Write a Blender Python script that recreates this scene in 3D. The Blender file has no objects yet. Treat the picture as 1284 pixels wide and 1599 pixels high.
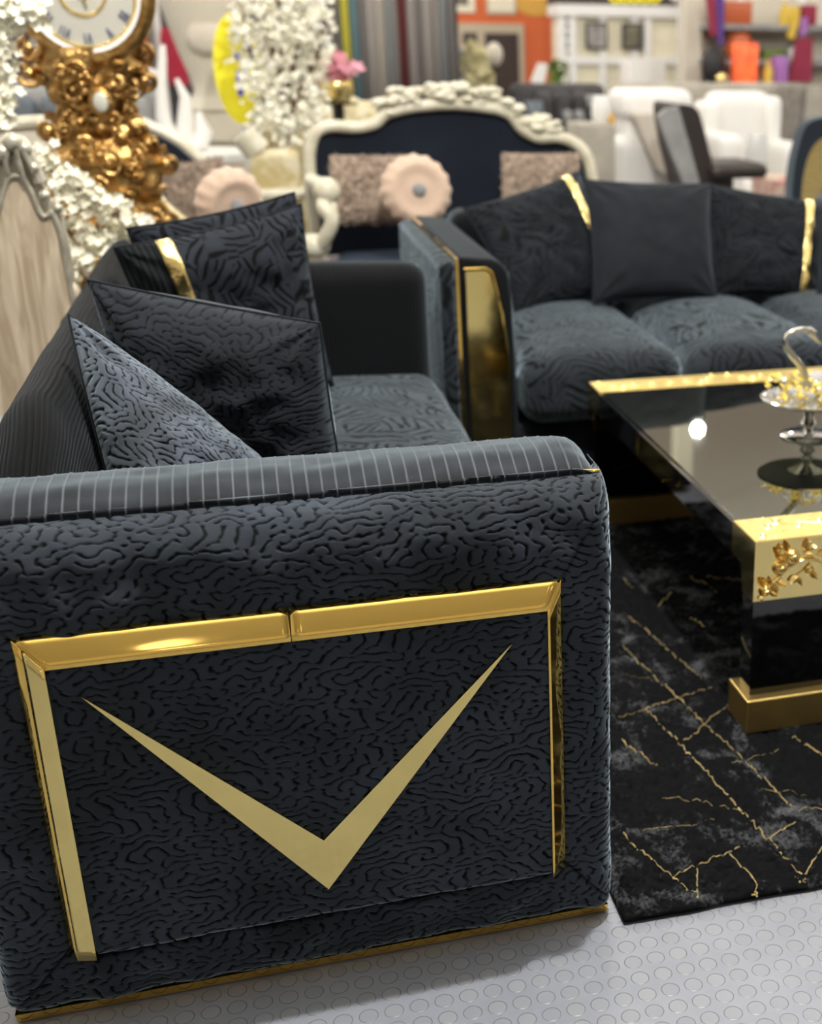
import bpy, bmesh, math, random
import numpy as np
from mathutils import Vector, Matrix, noise as mnoise
random.seed(7); RNG = np.random.default_rng(11)
S = bpy.context.scene
COL = S.collection
PI = math.pi
# ------------------------------------------------------------------ camera
F_PX, CX, CY = 1958.31, 1019.74, 828.3          # focal length and optical axis of the (cropped) photograph
PITCH, ROLL, YAW, EYE = .3673, .0113, -.3067, 1.265
_r = np.array([1, 0, 0.]); _u = np.array([0, math.sin(PITCH), math.cos(PITCH)]); _f = np.array([0, math.cos(PITCH), -math.sin(PITCH)])
c_, s_ = math.cos(ROLL), math.sin(ROLL); _r, _u = c_*_r + s_*_u, -s_*_r + c_*_u
c_, s_ = math.cos(YAW), math.sin(YAW); _R = np.array([[c_, -s_, 0], [s_, c_, 0], [0, 0, 1]])
_r, _u, _f = _R@_r, _R@_u, _R@_f
EYEP = np.array([0, 0, EYE])
def at(px, py, Y=None, X=None, Z=None):
    """world point seen at a photo pixel, at depth Y, X or height Z"""
    d = (px-CX)/F_PX*_r - (py-CY)/F_PX*_u + _f
    t = Y/d[1] if Y is not None else X/d[0] if X is not None else (Z-EYE)/d[2]
    return EYEP + t*d
cam = bpy.data.cameras.new('camera'); camo = bpy.data.objects.new('camera', cam); COL.objects.link(camo)
camo.matrix_world = Matrix(((_r[0], _u[0], -_f[0], 0), (_r[1], _u[1], -_f[1], 0), (_r[2], _u[2], -_f[2], EYE), (0, 0, 0, 1)))
cam.sensor_width = 36; cam.sensor_fit = 'AUTO'; cam.lens = F_PX/1599*36
cam.shift_x = -(CX-642)/1599; cam.shift_y = (CY-799.5)/1599
cam.clip_start = .05; cam.clip_end = 100
cam.dof.use_dof = True; cam.dof.focus_distance = 1.76; cam.dof.aperture_fstop = 3.5
S.camera = camo
# ------------------------------------------------------------------ materials
def nodes(name):
    m = bpy.data.materials.new(name); m.use_nodes = True
    return m, m.node_tree, m.node_tree.nodes['Principled BSDF']
def N(nt, t, **kw):
    n = nt.nodes.new(t)
    for k, v in kw.items():
        if k in n.inputs: n.inputs[k].default_value = v
        else: setattr(n, k, v)
    return n
def L(nt, a, b): nt.links.new(a, b)
def c4(c): return (c[0], c[1], c[2], 1)
def ramp(nt, src, p0, p1, c0=(0, 0, 0), c1=(1, 1, 1)):
    r = N(nt, 'ShaderNodeValToRGB'); e = r.color_ramp.elements
    e[0].position, e[1].position = p0, p1; e[0].color, e[1].color = c4(c0), c4(c1)
    L(nt, src, r.inputs[0]); return r.outputs[0]
def mixc(nt, fac, a, b):
    m = N(nt, 'ShaderNodeMix', data_type='RGBA')
    L(nt, fac, m.inputs[0])
    for v, i in ((a, 6), (b, 7)):
        if hasattr(v, 'links'): L(nt, v, m.inputs[i])
        else: m.inputs[i].default_value = c4(v)
    return m.outputs[2]
def M(name, col, rough=.5, metal=0, sheen=0, tint=(1, 1, 1), col2=None, mscale=6, bump=0, bscale=60, coat=0, emit=0, spec=None, detail=3, wave=None, trans=0, sheenr=.4):
    m, nt, b = nodes(name)
    b.inputs['Base Color'].default_value = c4(col); b.inputs['Roughness'].default_value = rough; b.inputs['Metallic'].default_value = metal
    if sheen: b.inputs['Sheen Weight'].default_value = sheen; b.inputs['Sheen Tint'].default_value = c4(tint); b.inputs['Sheen Roughness'].default_value = sheenr
    if coat: b.inputs['Coat Weight'].default_value = coat; b.inputs['Coat Roughness'].default_value = .03
    if spec is not None: b.inputs['Specular IOR Level'].default_value = spec
    if trans: b.inputs['Transmission Weight'].default_value = trans
    if emit: b.inputs['Emission Color'].default_value = c4(col); b.inputs['Emission Strength'].default_value = emit
    tc = N(nt, 'ShaderNodeTexCoord').outputs['Object']
    if col2 is not None:
        n = N(nt, 'ShaderNodeTexNoise', Scale=mscale, Detail=detail); L(nt, tc, n.inputs['Vector'])
        L(nt, mixc(nt, ramp(nt, n.outputs[0], .38, .62), col, col2), b.inputs['Base Color'])
    if bump:
        n = N(nt, 'ShaderNodeTexNoise', Scale=bscale, Detail=detail); L(nt, tc, n.inputs['Vector'])
        bp = N(nt, 'ShaderNodeBump', Strength=bump, Distance=.01); L(nt, n.outputs[0], bp.inputs['Height']); L(nt, bp.outputs[0], b.inputs['Normal'])
    return m
VB = (.0095, .012, .0155); VS = (.60, .75, .86)       # velvet pile and its sheen
def velvet_worm(name, base=VB, line=(.0012, .0014, .0018), sheen=.5, nap=1.7):
    """velvet with wandering pressed lines; the lines come from the mesh attribute 'groove'"""
    m, nt, b = nodes(name)
    at_ = N(nt, 'ShaderNodeAttribute', attribute_name='groove')
    tc = N(nt, 'ShaderNodeTexCoord').outputs['Object']
    n = N(nt, 'ShaderNodeTexNoise', Scale=5.5, Detail=4, Roughness=.6); L(nt, tc, n.inputs['Vector'])
    nap_ = ramp(nt, n.outputs[0], .32, .7)
    pile = mixc(nt, nap_, tuple(x*.75 for x in base), tuple(x*nap*(1, 1, 1.12)[i] for i, x in enumerate(base)))
    L(nt, mixc(nt, at_.outputs['Fac'], pile, line), b.inputs['Base Color'])
    b.inputs['Roughness'].default_value = .75; b.inputs['Specular IOR Level'].default_value = .1
    sm = N(nt, 'ShaderNodeMath', operation='MULTIPLY_ADD'); sm.inputs[1].default_value = -sheen*.85; sm.inputs[2].default_value = sheen
    L(nt, at_.outputs['Fac'], sm.inputs[0]); L(nt, sm.outputs[0], b.inputs['Sheen Weight'])
    b.inputs['Sheen Tint'].default_value = c4(VS); b.inputs['Sheen Roughness'].default_value = .38
    f = N(nt, 'ShaderNodeTexNoise', Scale=900, Detail=1); L(nt, tc, f.inputs['Vector'])
    bp = N(nt, 'ShaderNodeBump', Strength=.25, Distance=.001); L(nt, f.outputs[0], bp.inputs['Height']); L(nt, bp.outputs[0], b.inputs['Normal'])
    return m
def velvet_rib(name, axis='X', pitch=.009, base=VB, sheen=.5, depth=.5, lighten=0):
    m, nt, b = nodes(name)
    tc = N(nt, 'ShaderNodeTexCoord').outputs['Object' if axis in 'XYZ' else 'UV']
    sp = N(nt, 'ShaderNodeSeparateXYZ'); L(nt, tc, sp.inputs[0])
    k = N(nt, 'ShaderNodeMath', operation='MULTIPLY'); k.inputs[1].default_value = 2*PI/pitch
    L(nt, sp.outputs[{'X': 0, 'Y': 1, 'Z': 2, 'U': 0, 'V': 1}[axis]], k.inputs[0])
    s = N(nt, 'ShaderNodeMath', operation='SINE'); L(nt, k.outputs[0], s.inputs[0])
    g = ramp(nt, s.outputs[0], .0, .75)
    n = N(nt, 'ShaderNodeTexNoise', Scale=5, Detail=3); L(nt, tc, n.inputs['Vector'])
    L(nt, mixc(nt, g, tuple(x*.35 for x in base), mixc(nt, ramp(nt, n.outputs[0], .35, .65), base, tuple(x*1.9 for x in base))), b.inputs['Base Color'])
    b.inputs['Roughness'].default_value = .8; b.inputs['Sheen Weight'].default_value = sheen; b.inputs['Specular IOR Level'].default_value = .1
    b.inputs['Sheen Tint'].default_value = c4(VS); b.inputs['Sheen Roughness'].default_value = .4
    bp = N(nt, 'ShaderNodeBump', Strength=depth, Distance=.002); L(nt, s.outputs[0], bp.inputs['Height']); L(nt, bp.outputs[0], b.inputs['Normal'])
    return m
def velvet_leaf(name, scale=13, freq=170, base=VB, sheen=.55, contrast=1):
    """velvet pressed in short strokes that change direction from patch to patch"""
    m, nt, b = nodes(name)
    tc = N(nt, 'ShaderNodeTexCoord').outputs['Object']
    w = N(nt, 'ShaderNodeTexNoise', Scale=7, Detail=2); L(nt, tc, w.inputs['Vector'])
    mx = N(nt, 'ShaderNodeMix', data_type='VECTOR'); mx.inputs[0].default_value = .06
    L(nt, tc, mx.inputs[4]); L(nt, w.outputs[1], mx.inputs[5])
    v = N(nt, 'ShaderNodeTexVoronoi', Scale=scale); L(nt, mx.outputs[1], v.inputs['Vector'])
    sub = N(nt, 'ShaderNodeVectorMath', operation='SUBTRACT'); sub.inputs[1].default_value = (.5, .5, .5); L(nt, v.outputs['Color'], sub.inputs[0])
    nm = N(nt, 'ShaderNodeVectorMath', operation='NORMALIZE'); L(nt, sub.outputs[0], nm.inputs[0])
    dt = N(nt, 'ShaderNodeVectorMath', operation='DOT_PRODUCT'); L(nt, nm.outputs[0], dt.inputs[0]); L(nt, mx.outputs[1], dt.inputs[1])
    k = N(nt, 'ShaderNodeMath', operation='MULTIPLY'); k.inputs[1].default_value = freq*2; L(nt, dt.outputs['Value'], k.inputs[0])
    s = N(nt, 'ShaderNodeMath', operation='SINE'); L(nt, k.outputs[0], s.inputs[0])
    n2 = N(nt, 'ShaderNodeTexNoise', Scale=26, Detail=2); L(nt, tc, n2.inputs['Vector'])
    ad = N(nt, 'ShaderNodeMath', operation='MULTIPLY_ADD'); ad.inputs[1].default_value = 2.2; L(nt, n2.outputs[0], ad.inputs[0]); L(nt, s.outputs[0], ad.inputs[2])
    g = ramp(nt, ad.outputs[0], .25, .95)
    n = N(nt, 'ShaderNodeTexNoise', Scale=5, Detail=3); L(nt, tc, n.inputs['Vector'])
    nap = mixc(nt, ramp(nt, n.outputs[0], .35, .65), base, tuple(x*1.7 for x in base))
    L(nt, mixc(nt, g, tuple(x*.15*contrast for x in base), nap), b.inputs['Base Color'])
    sm = N(nt, 'ShaderNodeMath', operation='MULTIPLY_ADD'); sm.inputs[1].default_value = sheen*.75; sm.inputs[2].default_value = sheen*.25
    L(nt, g, sm.inputs[0]); L(nt, sm.outputs[0], b.inputs['Sheen Weight'])
    b.inputs['Roughness'].default_value = .8; b.inputs['Specular IOR Level'].default_value = .1
    b.inputs['Sheen Tint'].default_value = c4(VS); b.inputs['Sheen Roughness'].default_value = .4
    bp = N(nt, 'ShaderNodeBump', Strength=.7, Distance=.003); L(nt, g, bp.inputs['Height']); L(nt, bp.outputs[0], b.inputs['Normal'])
    return m
mt = {}
mt['worm'] = velvet_worm('worm velvet', base=(.0165, .0205, .0255), nap=1.8, sheen=1.0)
mt['worm_dark'] = velvet_worm('worm velvet dark cushion', base=(.0065, .0078, .010), sheen=.5, nap=1.7)
mt['worm_grey'] = velvet_worm('worm velvet grey cushion', base=(.052, .061, .072), sheen=1.0)
mt['rib_roll'] = velvet_worm('ribbed velvet roll', base=(.008, .0095, .0115), line=(.085, .094, .105), sheen=.95)
mt['rib_back'] = velvet_rib('fine ribbed velvet back', 'V', .0085, base=(.002, .0024, .003), sheen=.03)
mt['rib_arm'] = velvet_rib('fine ribbed velvet arm', 'X', .010, base=(.0035, .004, .005), sheen=.2)
mt['rib_cushion'] = velvet_rib('ribbed velvet cushion panel', 'U', .013, base=(.004, .005, .006), sheen=.3)
mt['leaf'] = velvet_leaf('leaf velvet')
mt['leaf_seat'] = velvet_leaf('leaf velvet seat', scale=17, freq=190, base=(.0105, .013, .0168), sheen=.7)
mt['leaf_dark'] = velvet_leaf('leaf velvet dark', scale=21, freq=230, base=(.0095, .0115, .0155), sheen=.17, contrast=.25)
mt['leaf_black'] = velvet_leaf('leaf velvet black', scale=19, freq=190, base=(.0052, .0065, .009), sheen=.13, contrast=.12)
mt['plain'] = M('plain navy velvet', (.0016, .0026, .005), .8, sheen=.10, tint=VS, col2=(.003, .0048, .0085), mscale=8, bump=.3, bscale=500, spec=.2)
mt['navy'] = M('navy velvet', (.003, .0055, .011), .8, sheen=.25, tint=(.5, .7, 1), col2=(.005, .009, .017), mscale=3, spec=.2)
mt['navy_grey'] = M('slate velvet', (.012, .017, .025), .8, sheen=.5, tint=VS, spec=.2)
def gold(name, col, rough, bump, bscale, bump2=0):
    m = M(name, col, rough, 1, bump=bump, bscale=bscale, detail=1)
    return m
mt['gold'] = gold('polished gold strip', (.93, .62, .155), .06, .10, 10)
mt['gold_flat'] = gold('gold mirror inlay', (.90, .72, .27), .08, .03, 14)
mt['gold_table'] = gold('gold table cladding', (.93, .74, .30), .08, 0, 60)
mt['gold_relief'] = gold('cast gold relief', (.93, .70, .27), .33, .1, 120)
mt['gold_foil'] = gold('gold ribbon', (.95, .74, .30), .25, .25, 60)
mt['baroque'] = M('antique gold', (.62, .40, .15), .3, 1, col2=(.34, .19, .06), mscale=22, bump=.5, bscale=80)
mt['gold_plinth'] = gold('brushed gold plinth', (.80, .58, .20), .34, .05, 60)
mt['black'] = M('black lacquer', (.0022, .0024, .0028), .04, coat=.6)
mt['bronze'] = M('bronze mirror glass', (.345, .365, .30), .02, 1)
mt['mirror'] = M('silver mirror', (.82, .82, .80), .05, 1)
mt['silver'] = M('polished silver', (.58, .57, .52), .12, 1, bump=.1, bscale=120)
mt['crystal'] = M('crystal', (.95, .97, 1), .02, trans=.7)
mt['yellow_crystal'] = M('yellow crystal petals', (.95, .72, .10), .1, trans=.35)
mt['cream'] = M('cream lacquer', (.66, .63, .50), .4, col2=(.55, .51, .38), mscale=20)
mt['creamgold'] = M('cream and gold brocade', (.66, .60, .42), .6, col2=(.45, .36, .16), mscale=14)
mt['white'] = M('white leather', (.82, .80, .76), .45, bump=.1, bscale=20)
mt['whitewood'] = M('white paint', (.80, .79, .76), .5)
mt['cream_board'] = M('cream board', (.80, .74, .56), .6)
mt['greyfab'] = M('grey fabric', (.22, .22, .22), .9, col2=(.30, .30, .29), mscale=5)
mt['darkfab'] = M('charcoal fabric', (.045, .043, .045), .9, col2=(.07, .065, .066), mscale=6)
mt['bluegrey'] = M('blue grey fabric', (.12, .14, .16), .9)
mt['beigefab'] = M('beige grey fabric', (.40, .37, .31), .9, col2=(.33, .30, .25), mscale=6)
mt['beigeback'] = M('beige leatherette', (.56, .50, .42), .6)
mt['brownleather'] = M('dark brown leather', (.022, .016, .014), .45)
mt['taupe_shag'] = M('taupe shaggy pile', (.40, .31, .24), .95, sheen=.3, col2=(.22, .165, .125), mscale=60)
mt['pink_velvet'] = M('beige pink velvet', (.56, .41, .31), .8, sheen=.5, tint=(1, .9, .8))
mt['petal'] = M('white petals', (.90, .88, .77), .7, col2=(.86, .83, .66), mscale=30)
mt['twig'] = M('brown twig', (.12, .07, .04), .8)
mt['orange'] = M('orange paint', (.62, .13, .035), .7)
mt['darkdoor'] = M('dark brown door leaf', (.045, .032, .028), .35)
mt['frame_beige'] = M('beige frame', (.50, .42, .30), .6)
mt['yellow'] = M('bright yellow', (.90, .80, .02), .6)
mt['blue'] = M('bright blue', (.06, .06, .72), .6)
mt['red'] = M('crimson cloth', (.50, .02, .06), .7, col2=(.38, .012, .04), mscale=9)
mt['maroon'] = M('maroon cloth', (.25, .02, .05), .8)
mt['purple'] = M('purple cloth', (.09, .04, .22), .8)
mt['urn'] = M('cream stone', (.62, .57, .47), .6)
def wood(name):
    m, nt, b = nodes(name)
    tc = N(nt, 'ShaderNodeTexCoord').outputs['Object']
    mp = N(nt, 'ShaderNodeMapping'); mp.inputs['Scale'].default_value = (14, 14, 1.6); L(nt, tc, mp.inputs[0])
    n = N(nt, 'ShaderNodeTexNoise', Scale=3, Detail=5, Distortion=1.2); L(nt, mp.outputs[0], n.inputs['Vector'])
    L(nt, ramp(nt, n.outputs[0], .36, .68, (.36, .28, .185), (.60, .51, .38)), b.inputs['Base Color'])
    b.inputs['Roughness'].default_value = .42
    bp = N(nt, 'ShaderNodeBump', Strength=.1, Distance=.002); L(nt, n.outputs[0], bp.inputs['Height']); L(nt, bp.outputs[0], b.inputs['Normal'])
    return m
mt['wood'] = wood('pale washed wood')
mt['silverwood'] = M('silvered carved wood', (.40, .37, .29), .35, .5, col2=(.58, .55, .45), mscale=25)
def floor_mat():
    """grey rubber tiles with raised coins on a 35 mm grid"""
    m, nt, b = nodes('coin rubber floor')
    tc = N(nt, 'ShaderNodeTexCoord').outputs['Object']
    sc = N(nt, 'ShaderNodeVectorMath', operation='MULTIPLY_ADD'); sc.inputs[1].default_value = (1/.035, 1/.0352, 0); sc.inputs[2].default_value = (.5-.5035/.035 % 1, .5-1.4411/.0352 % 1, 0)
    L(nt, tc, sc.inputs[0])
    fr = N(nt, 'ShaderNodeVectorMath', operation='FRACTION'); L(nt, sc.outputs[0], fr.inputs[0])
    sb = N(nt, 'ShaderNodeVectorMath', operation='SUBTRACT'); sb.inputs[1].default_value = (.5, .5, 0); L(nt, fr.outputs[0], sb.inputs[0])
    ln = N(nt, 'ShaderNodeVectorMath', operation='LENGTH'); L(nt, sb.outputs[0], ln.inputs[0])
    h = ramp(nt, ln.outputs['Value'], .345, .385, (1, 1, 1), (0, 0, 0))
    rg = N(nt, 'ShaderNodeMath', operation='SUBTRACT'); L(nt, ln.outputs['Value'], rg.inputs[0]); rg.inputs[1].default_value = .372
    ab = N(nt, 'ShaderNodeMath', operation='ABSOLUTE'); L(nt, rg.outputs[0], ab.inputs[0])
    ring = ramp(nt, ab.outputs[0], .0, .03, (1, 1, 1), (0, 0, 0))
    fl = N(nt, 'ShaderNodeVectorMath', operation='FLOOR'); L(nt, sc.outputs[0], fl.inputs[0])
    wn = N(nt, 'ShaderNodeTexWhiteNoise'); L(nt, fl.outputs[0], wn.inputs['Vector'])
    n = N(nt, 'ShaderNodeTexNoise', Scale=7, Detail=4); L(nt, tc, n.inputs['Vector'])
    base = mixc(nt, ramp(nt, n.outputs[0], .35, .65), (.178, .190, .222), (.208, .220, .252))
    coin = mixc(nt, wn.outputs[0], (.183, .194, .220), (.208, .218, .240))
    c1 = mixc(nt, h, base, coin)
    mk_ = mixc(nt, ring, c1, (.085, .09, .10))
    L(nt, mk_, b.inputs['Base Color'])
    b.inputs['Roughness'].default_value = .33; b.inputs['Specular IOR Level'].default_value = .4
    bp = N(nt, 'ShaderNodeBump', Strength=.5, Distance=.001); L(nt, h, bp.inputs['Height']); L(nt, bp.outputs[0], b.inputs['Normal'])
    return m
mt['floor'] = floor_mat()
def rug_mat():
    m, nt, b = nodes('black shag pile')
    tc = N(nt, 'ShaderNodeTexCoord').outputs['Object']
    n = N(nt, 'ShaderNodeTexNoise', Scale=9, Detail=6, Roughness=.65, Distortion=.6); L(nt, tc, n.inputs['Vector'])
    f = N(nt, 'ShaderNodeTexNoise', Scale=140, Detail=3); L(nt, tc, f.inputs['Vector'])
    g = N(nt, 'ShaderNodeMath', operation='MULTIPLY_ADD'); g.inputs[1].default_value = .32; L(nt, f.outputs[0], g.inputs[0]); L(nt, n.outputs[0], g.inputs[2])
    L(nt, ramp(nt, g.outputs[0], .69, .93, (.0012, .0014, .0019), (.062, .066, .072)), b.inputs['Base Color'])
    sw = ramp(nt, g.outputs[0], .7, .95, (0, 0, 0), (.25, .25, .25))
    L(nt, sw, b.inputs['Sheen Weight'])
    b.inputs['Roughness'].default_value = .85; b.inputs['Specular IOR Level'].default_value = .08
    bp = N(nt, 'ShaderNodeBump', Strength=.8, Distance=.006); L(nt, g.outputs[0], bp.inputs['Height']); L(nt, bp.outputs[0], b.inputs['Normal'])
    return m
mt['rug'] = rug_mat()
mt['glitter'] = M('gold lurex thread', (1, .76, .28), .3, 1, bump=1, bscale=400, col2=(.9, .75, .42), mscale=300)
mt['dial'] = M('clock dial enamel', (.50, .49, .43), .35)
mt['numeral'] = M('grey blue numerals', (.13, .14, .22), .5)
mt['hall'] = M('hall wall paint', (.62, .58, .52), .8)
mt['ceil'] = M('pale ceiling', (.80, .77, .71), .9)
# ------------------------------------------------------------------ mesh helpers
def origin(o):
    v = Vector((0, 0, 0))
    while o is not None: v += o.location; o = o.parent
    return v
def mk(name, V, Fc, mat, parent=None, smooth=True, uv=None, attr=None, loc=None, mats=None, midx=None):
    """link one mesh object; V in world coordinates"""
    V = np.asarray(V, dtype=np.float64).reshape(-1, 3)
    me = bpy.data.meshes.new(name); o = bpy.data.objects.new(name, me); COL.objects.link(o)
    if parent is not None: o.parent = parent
    if loc is not None: o.location = Vector(loc) - (origin(parent) if parent is not None else Vector((0, 0, 0)))
    og = origin(o); V = V - np.array(og)
    if isinstance(Fc, np.ndarray):
        nf = len(Fc); k = Fc.shape[1]
        me.vertices.add(len(V)); me.vertices.foreach_set('co', V.ravel())
        me.loops.add(nf*k); me.loops.foreach_set('vertex_index', Fc.ravel().astype(np.int32))
        me.polygons.add(nf); me.polygons.foreach_set('loop_start', np.arange(nf, dtype=np.int32)*k)
        me.update(calc_edges=True)
    else:
        me.from_pydata([tuple(v) for v in V], [], [tuple(f) for f in Fc])
    me.polygons.foreach_set('use_smooth', np.full(len(me.polygons), smooth))
    if uv is not None:
        l = me.uv_layers.new(name='UVMap'); li = np.empty(len(me.loops), dtype=np.int32); me.loops.foreach_get('vertex_index', li)
        l.data.foreach_set('uv', np.asarray(uv, dtype=np.float64).reshape(-1, 2)[li].ravel())
    if attr is not None:
        a = me.attributes.new('groove', 'FLOAT', 'POINT'); a.data.foreach_set('value', np.asarray(attr, dtype=np.float32).ravel())
    me.validate(); me.update()
    for x in (mats or [mat]): me.materials.append(mt[x] if isinstance(x, str) else x)
    if midx is not None: me.polygons.foreach_set('material_index', np.asarray(midx, dtype=np.int32))
    return o
def gridf(n, m, closed=False):
    i, j = np.meshgrid(np.arange(n-1), np.arange(m if closed else m-1), indexing='ij')
    j2 = (j+1) % m
    return np.stack([i*m+j, i*m+j2, (i+1)*m+j2, (i+1)*m+j], -1).reshape(-1, 4)
class MB:
    """collects shapes into one mesh"""
    def __init__(s): s.v = []; s.f = []
    def add(s, V, Fc):
        k = len(s.v); s.v += [tuple(map(float, v)) for v in V]; s.f += [tuple(int(i)+k for i in f) for f in Fc]; return s
    def box(s, x0, x1, y0, y1, z0, z1, bev=0, seg=2, rot=0, piv=None):
        bm = bmesh.new(); bmesh.ops.create_cube(bm, size=1)
        for v in bm.verts: v.co = Vector(((x0+x1)/2+v.co.x*(x1-x0), (y0+y1)/2+v.co.y*(y1-y0), (z0+z1)/2+v.co.z*(z1-z0)))
        if bev: bmesh.ops.bevel(bm, geom=bm.edges[:], offset=bev, segments=seg, affect='EDGES', profile=.5)
        if rot:
            p = Vector(piv) if piv is not None else Vector(((x0+x1)/2, (y0+y1)/2, 0)); R_ = Matrix.Rotation(rot, 3, 'Z')
            for v in bm.verts: v.co = R_@(v.co-p)+p
        bm.verts.index_update()
        s.add([v.co for v in bm.verts], [[v.index for v in f.verts] for f in bm.faces]); bm.free(); return s
    def lathe(s, c, prof, n=24, ax=(0, 0, 1), cap=True):
        ax = Vector(ax).normalized(); q = Vector((0, 0, 1)).rotation_difference(ax).to_matrix()
        V = []; Fc = []
        for (r, z) in prof:
            for i in range(n):
                a = 2*PI*i/n; V.append(Vector(c)+q@Vector((r*math.cos(a), r*math.sin(a), z)))
        m = len(prof)
        for j in range(m-1):
            for i in range(n):
                i2 = (i+1) % n; Fc.append((j*n+i, j*n+i2, (j+1)*n+i2, (j+1)*n+i))
        if cap: Fc.append(tuple(range(n))[::-1]); Fc.append(tuple((m-1)*n+i for i in range(n)))
        return s.add(V, Fc)
    def ball(s, c, r, n=10, sq=(1, 1, 1)):
        prof = [(max(1e-4, r*math.sin(PI*k/n)), -r*math.cos(PI*k/n)) for k in range(n+1)]
        V = []; Fc = []; m = n*2
        for (a, z) in prof:
            for i in range(m): t = 2*PI*i/m; V.append((c[0]+a*math.cos(t)*sq[0], c[1]+a*math.sin(t)*sq[1], c[2]+z*sq[2]))
        for j in range(n):
            for i in range(m): i2 = (i+1) % m; Fc.append((j*m+i, j*m+i2, (j+1)*m+i2, (j+1)*m+i))
        return s.add(V, Fc)
    def tube(s, pts, r, n=8, closed=False, sq=None):
        P = [Vector(p) for p in pts]; k = len(P); rr = r if hasattr(r, '__len__') else [r]*k
        V = []; Fc = []; up = None
        for i in range(k):
            a = P[(i-1) % k] if (closed or i > 0) else P[i]; b = P[(i+1) % k] if (closed or i < k-1) else P[i]
            t = (b-a).normalized()
            if up is None: up = Vector((0, 0, 1)) if abs(t.z) < .9 else Vector((0, 1, 0))
            up = (up-t*up.dot(t)).normalized(); w = t.cross(up)
            for j in range(n):
                q = 2*PI*j/n; V.append(P[i]+rr[i]*(math.cos(q)*up+math.sin(q)*w))
        for i in range(k if closed else k-1):
            i2 = (i+1) % k
            for j in range(n): j2 = (j+1) % n; Fc.append((i*n+j, i*n+j2, i2*n+j2, i2*n+j))
        if not closed: Fc.append(tuple(range(n))[::-1]); Fc.append(tuple((k-1)*n+j for j in range(n)))
        return s.add(V, Fc)
    def prism(s, poly, d, n=(0, 1, 0)):
        """polygon of 3-D points extruded by d along n"""
        d3 = Vector(n)*d; k = len(poly); P = [Vector(p) for p in poly]
        return s.add(P+[p+d3 for p in P], [tuple(range(k)), tuple(range(2*k-1, k-1, -1))]+[(i, i+k, (i+1) % k+k, (i+1) % k) for i in range(k)])
    def build(s, name, mat, parent=None, smooth=True, loc=None, fix=True, angle=40):
        o = mk(name, s.v, s.f, mat, parent, smooth, loc=loc)
        if fix:
            bm = bmesh.new(); bm.from_mesh(o.data); bmesh.ops.recalc_face_normals(bm, faces=bm.faces)
            if smooth:
                for e in bm.edges:
                    if len(e.link_faces) == 2 and e.calc_face_angle(0) > math.radians(angle): e.smooth = False
            bm.to_mesh(o.data); bm.free()
        return o
def tag(o, label, cat, group=None, kind=None):
    o['label'] = label
    if cat: o['category'] = cat
    if group: o['group'] = group
    if kind: o['kind'] = kind
    return o
def thing(name, loc, label, cat, group=None):
    o = bpy.data.objects.new(name, None); o.empty_display_size = .1; COL.objects.link(o); o.location = loc
    return tag(o, label, cat, group)
def struct(o): o['kind'] = 'structure'; return o
def smooth_pts(P, n=6, closed=False):
    """Catmull-Rom through the points"""
    P = [np.array(p, float) for p in P]; k = len(P); out = []
    for i in range(k if closed else k-1):
        p0 = P[(i-1) % k] if (closed or i > 0) else P[i]; p1 = P[i]; p2 = P[(i+1) % k]; p3 = P[(i+2) % k] if (closed or i+2 < k) else p2
        for j in range(n):
            t = j/n; out.append(.5*((2*p1)+(-p0+p2)*t+(2*p0-5*p1+4*p2-p3)*t*t+(-p0+3*p1-3*p2+p3)*t**3))
    if not closed: out.append(P[-1])
    return out
def softbox(name, x0, x1, y0, y1, z0, z1, r, mat, parent, crown=0, n=26, wob=.0, puff=0):
    """upholstered block: rounded box with a crowned top, merged into one surface"""
    bm = bmesh.new(); bmesh.ops.create_cube(bm, size=2); bmesh.ops.subdivide_edges(bm, edges=bm.edges[:], cuts=n, use_grid_fill=True)
    h = np.array([(x1-x0)/2, (y1-y0)/2, (z1-z0)/2]); c = np.array([(x0+x1)/2, (y0+y1)/2, (z0+z1)/2])
    for v in bm.verts:
        u = np.array(v.co)
        u = np.sign(u)*(1-(1-np.abs(u))**1.5) if r > .03 else u
        p = u*h; q = np.clip(p, -(h-r), h-r); d = p-q; l = np.linalg.norm(d)
        if l > 1e-9: p = q+d/l*min(r, l) if l > 0 else p
        w = (1-(p[0]/h[0])**2)*(1-(p[1]/h[1])**2)
        if p[2] > 0: p = p+np.array([0, 0, crown*w*max(0, p[2]/h[2])])
        if puff: p = p+np.array([0, np.sign(p[1])*puff*(1-(p[0]/h[0])**2)*(1-(p[2]/h[2])**2)*abs(p[1]/h[1]), 0])
        if wob: p = p+wob*np.array(mnoise.noise_vector(Vector(c+p)*6))
        v.co = Vector(c+p)
    bm.verts.index_update(); V = [v.co[:] for v in bm.verts]; Fc = [[v.index for v in f.verts] for f in bm.faces]; bm.free()
    return mk(name, V, Fc, mat, parent)
def smooth_field(n=256, s=.05, seed=1):
    rg = np.random.default_rng(seed); u = np.fft.fft2(rg.normal(0, 1, (n, n))); k = np.fft.fftfreq(n); KX, KY = np.meshgrid(k, k, indexing='ij')
    v = np.fft.ifft2(u*np.exp(-(KX**2+KY**2)/(2*(s*.5)**2))).real; return v/v.std()
SF = smooth_field()
def sfield(X, Z, scale=.6):
    n = 256; a = (np.asarray(X)/scale*n) % n; b = (np.asarray(Z)/scale*n) % n
    i0 = np.floor(a).astype(int); j0 = np.floor(b).astype(int); fa, fb = a-i0, b-j0; i1, j1 = (i0+1) % n, (j0+1) % n; i0 %= n; j0 %= n
    return SF[i0, j0]*(1-fa)*(1-fb)+SF[i1, j0]*fa*(1-fb)+SF[i0, j1]*(1-fa)*fb+SF[i1, j1]*fa*fb
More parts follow.
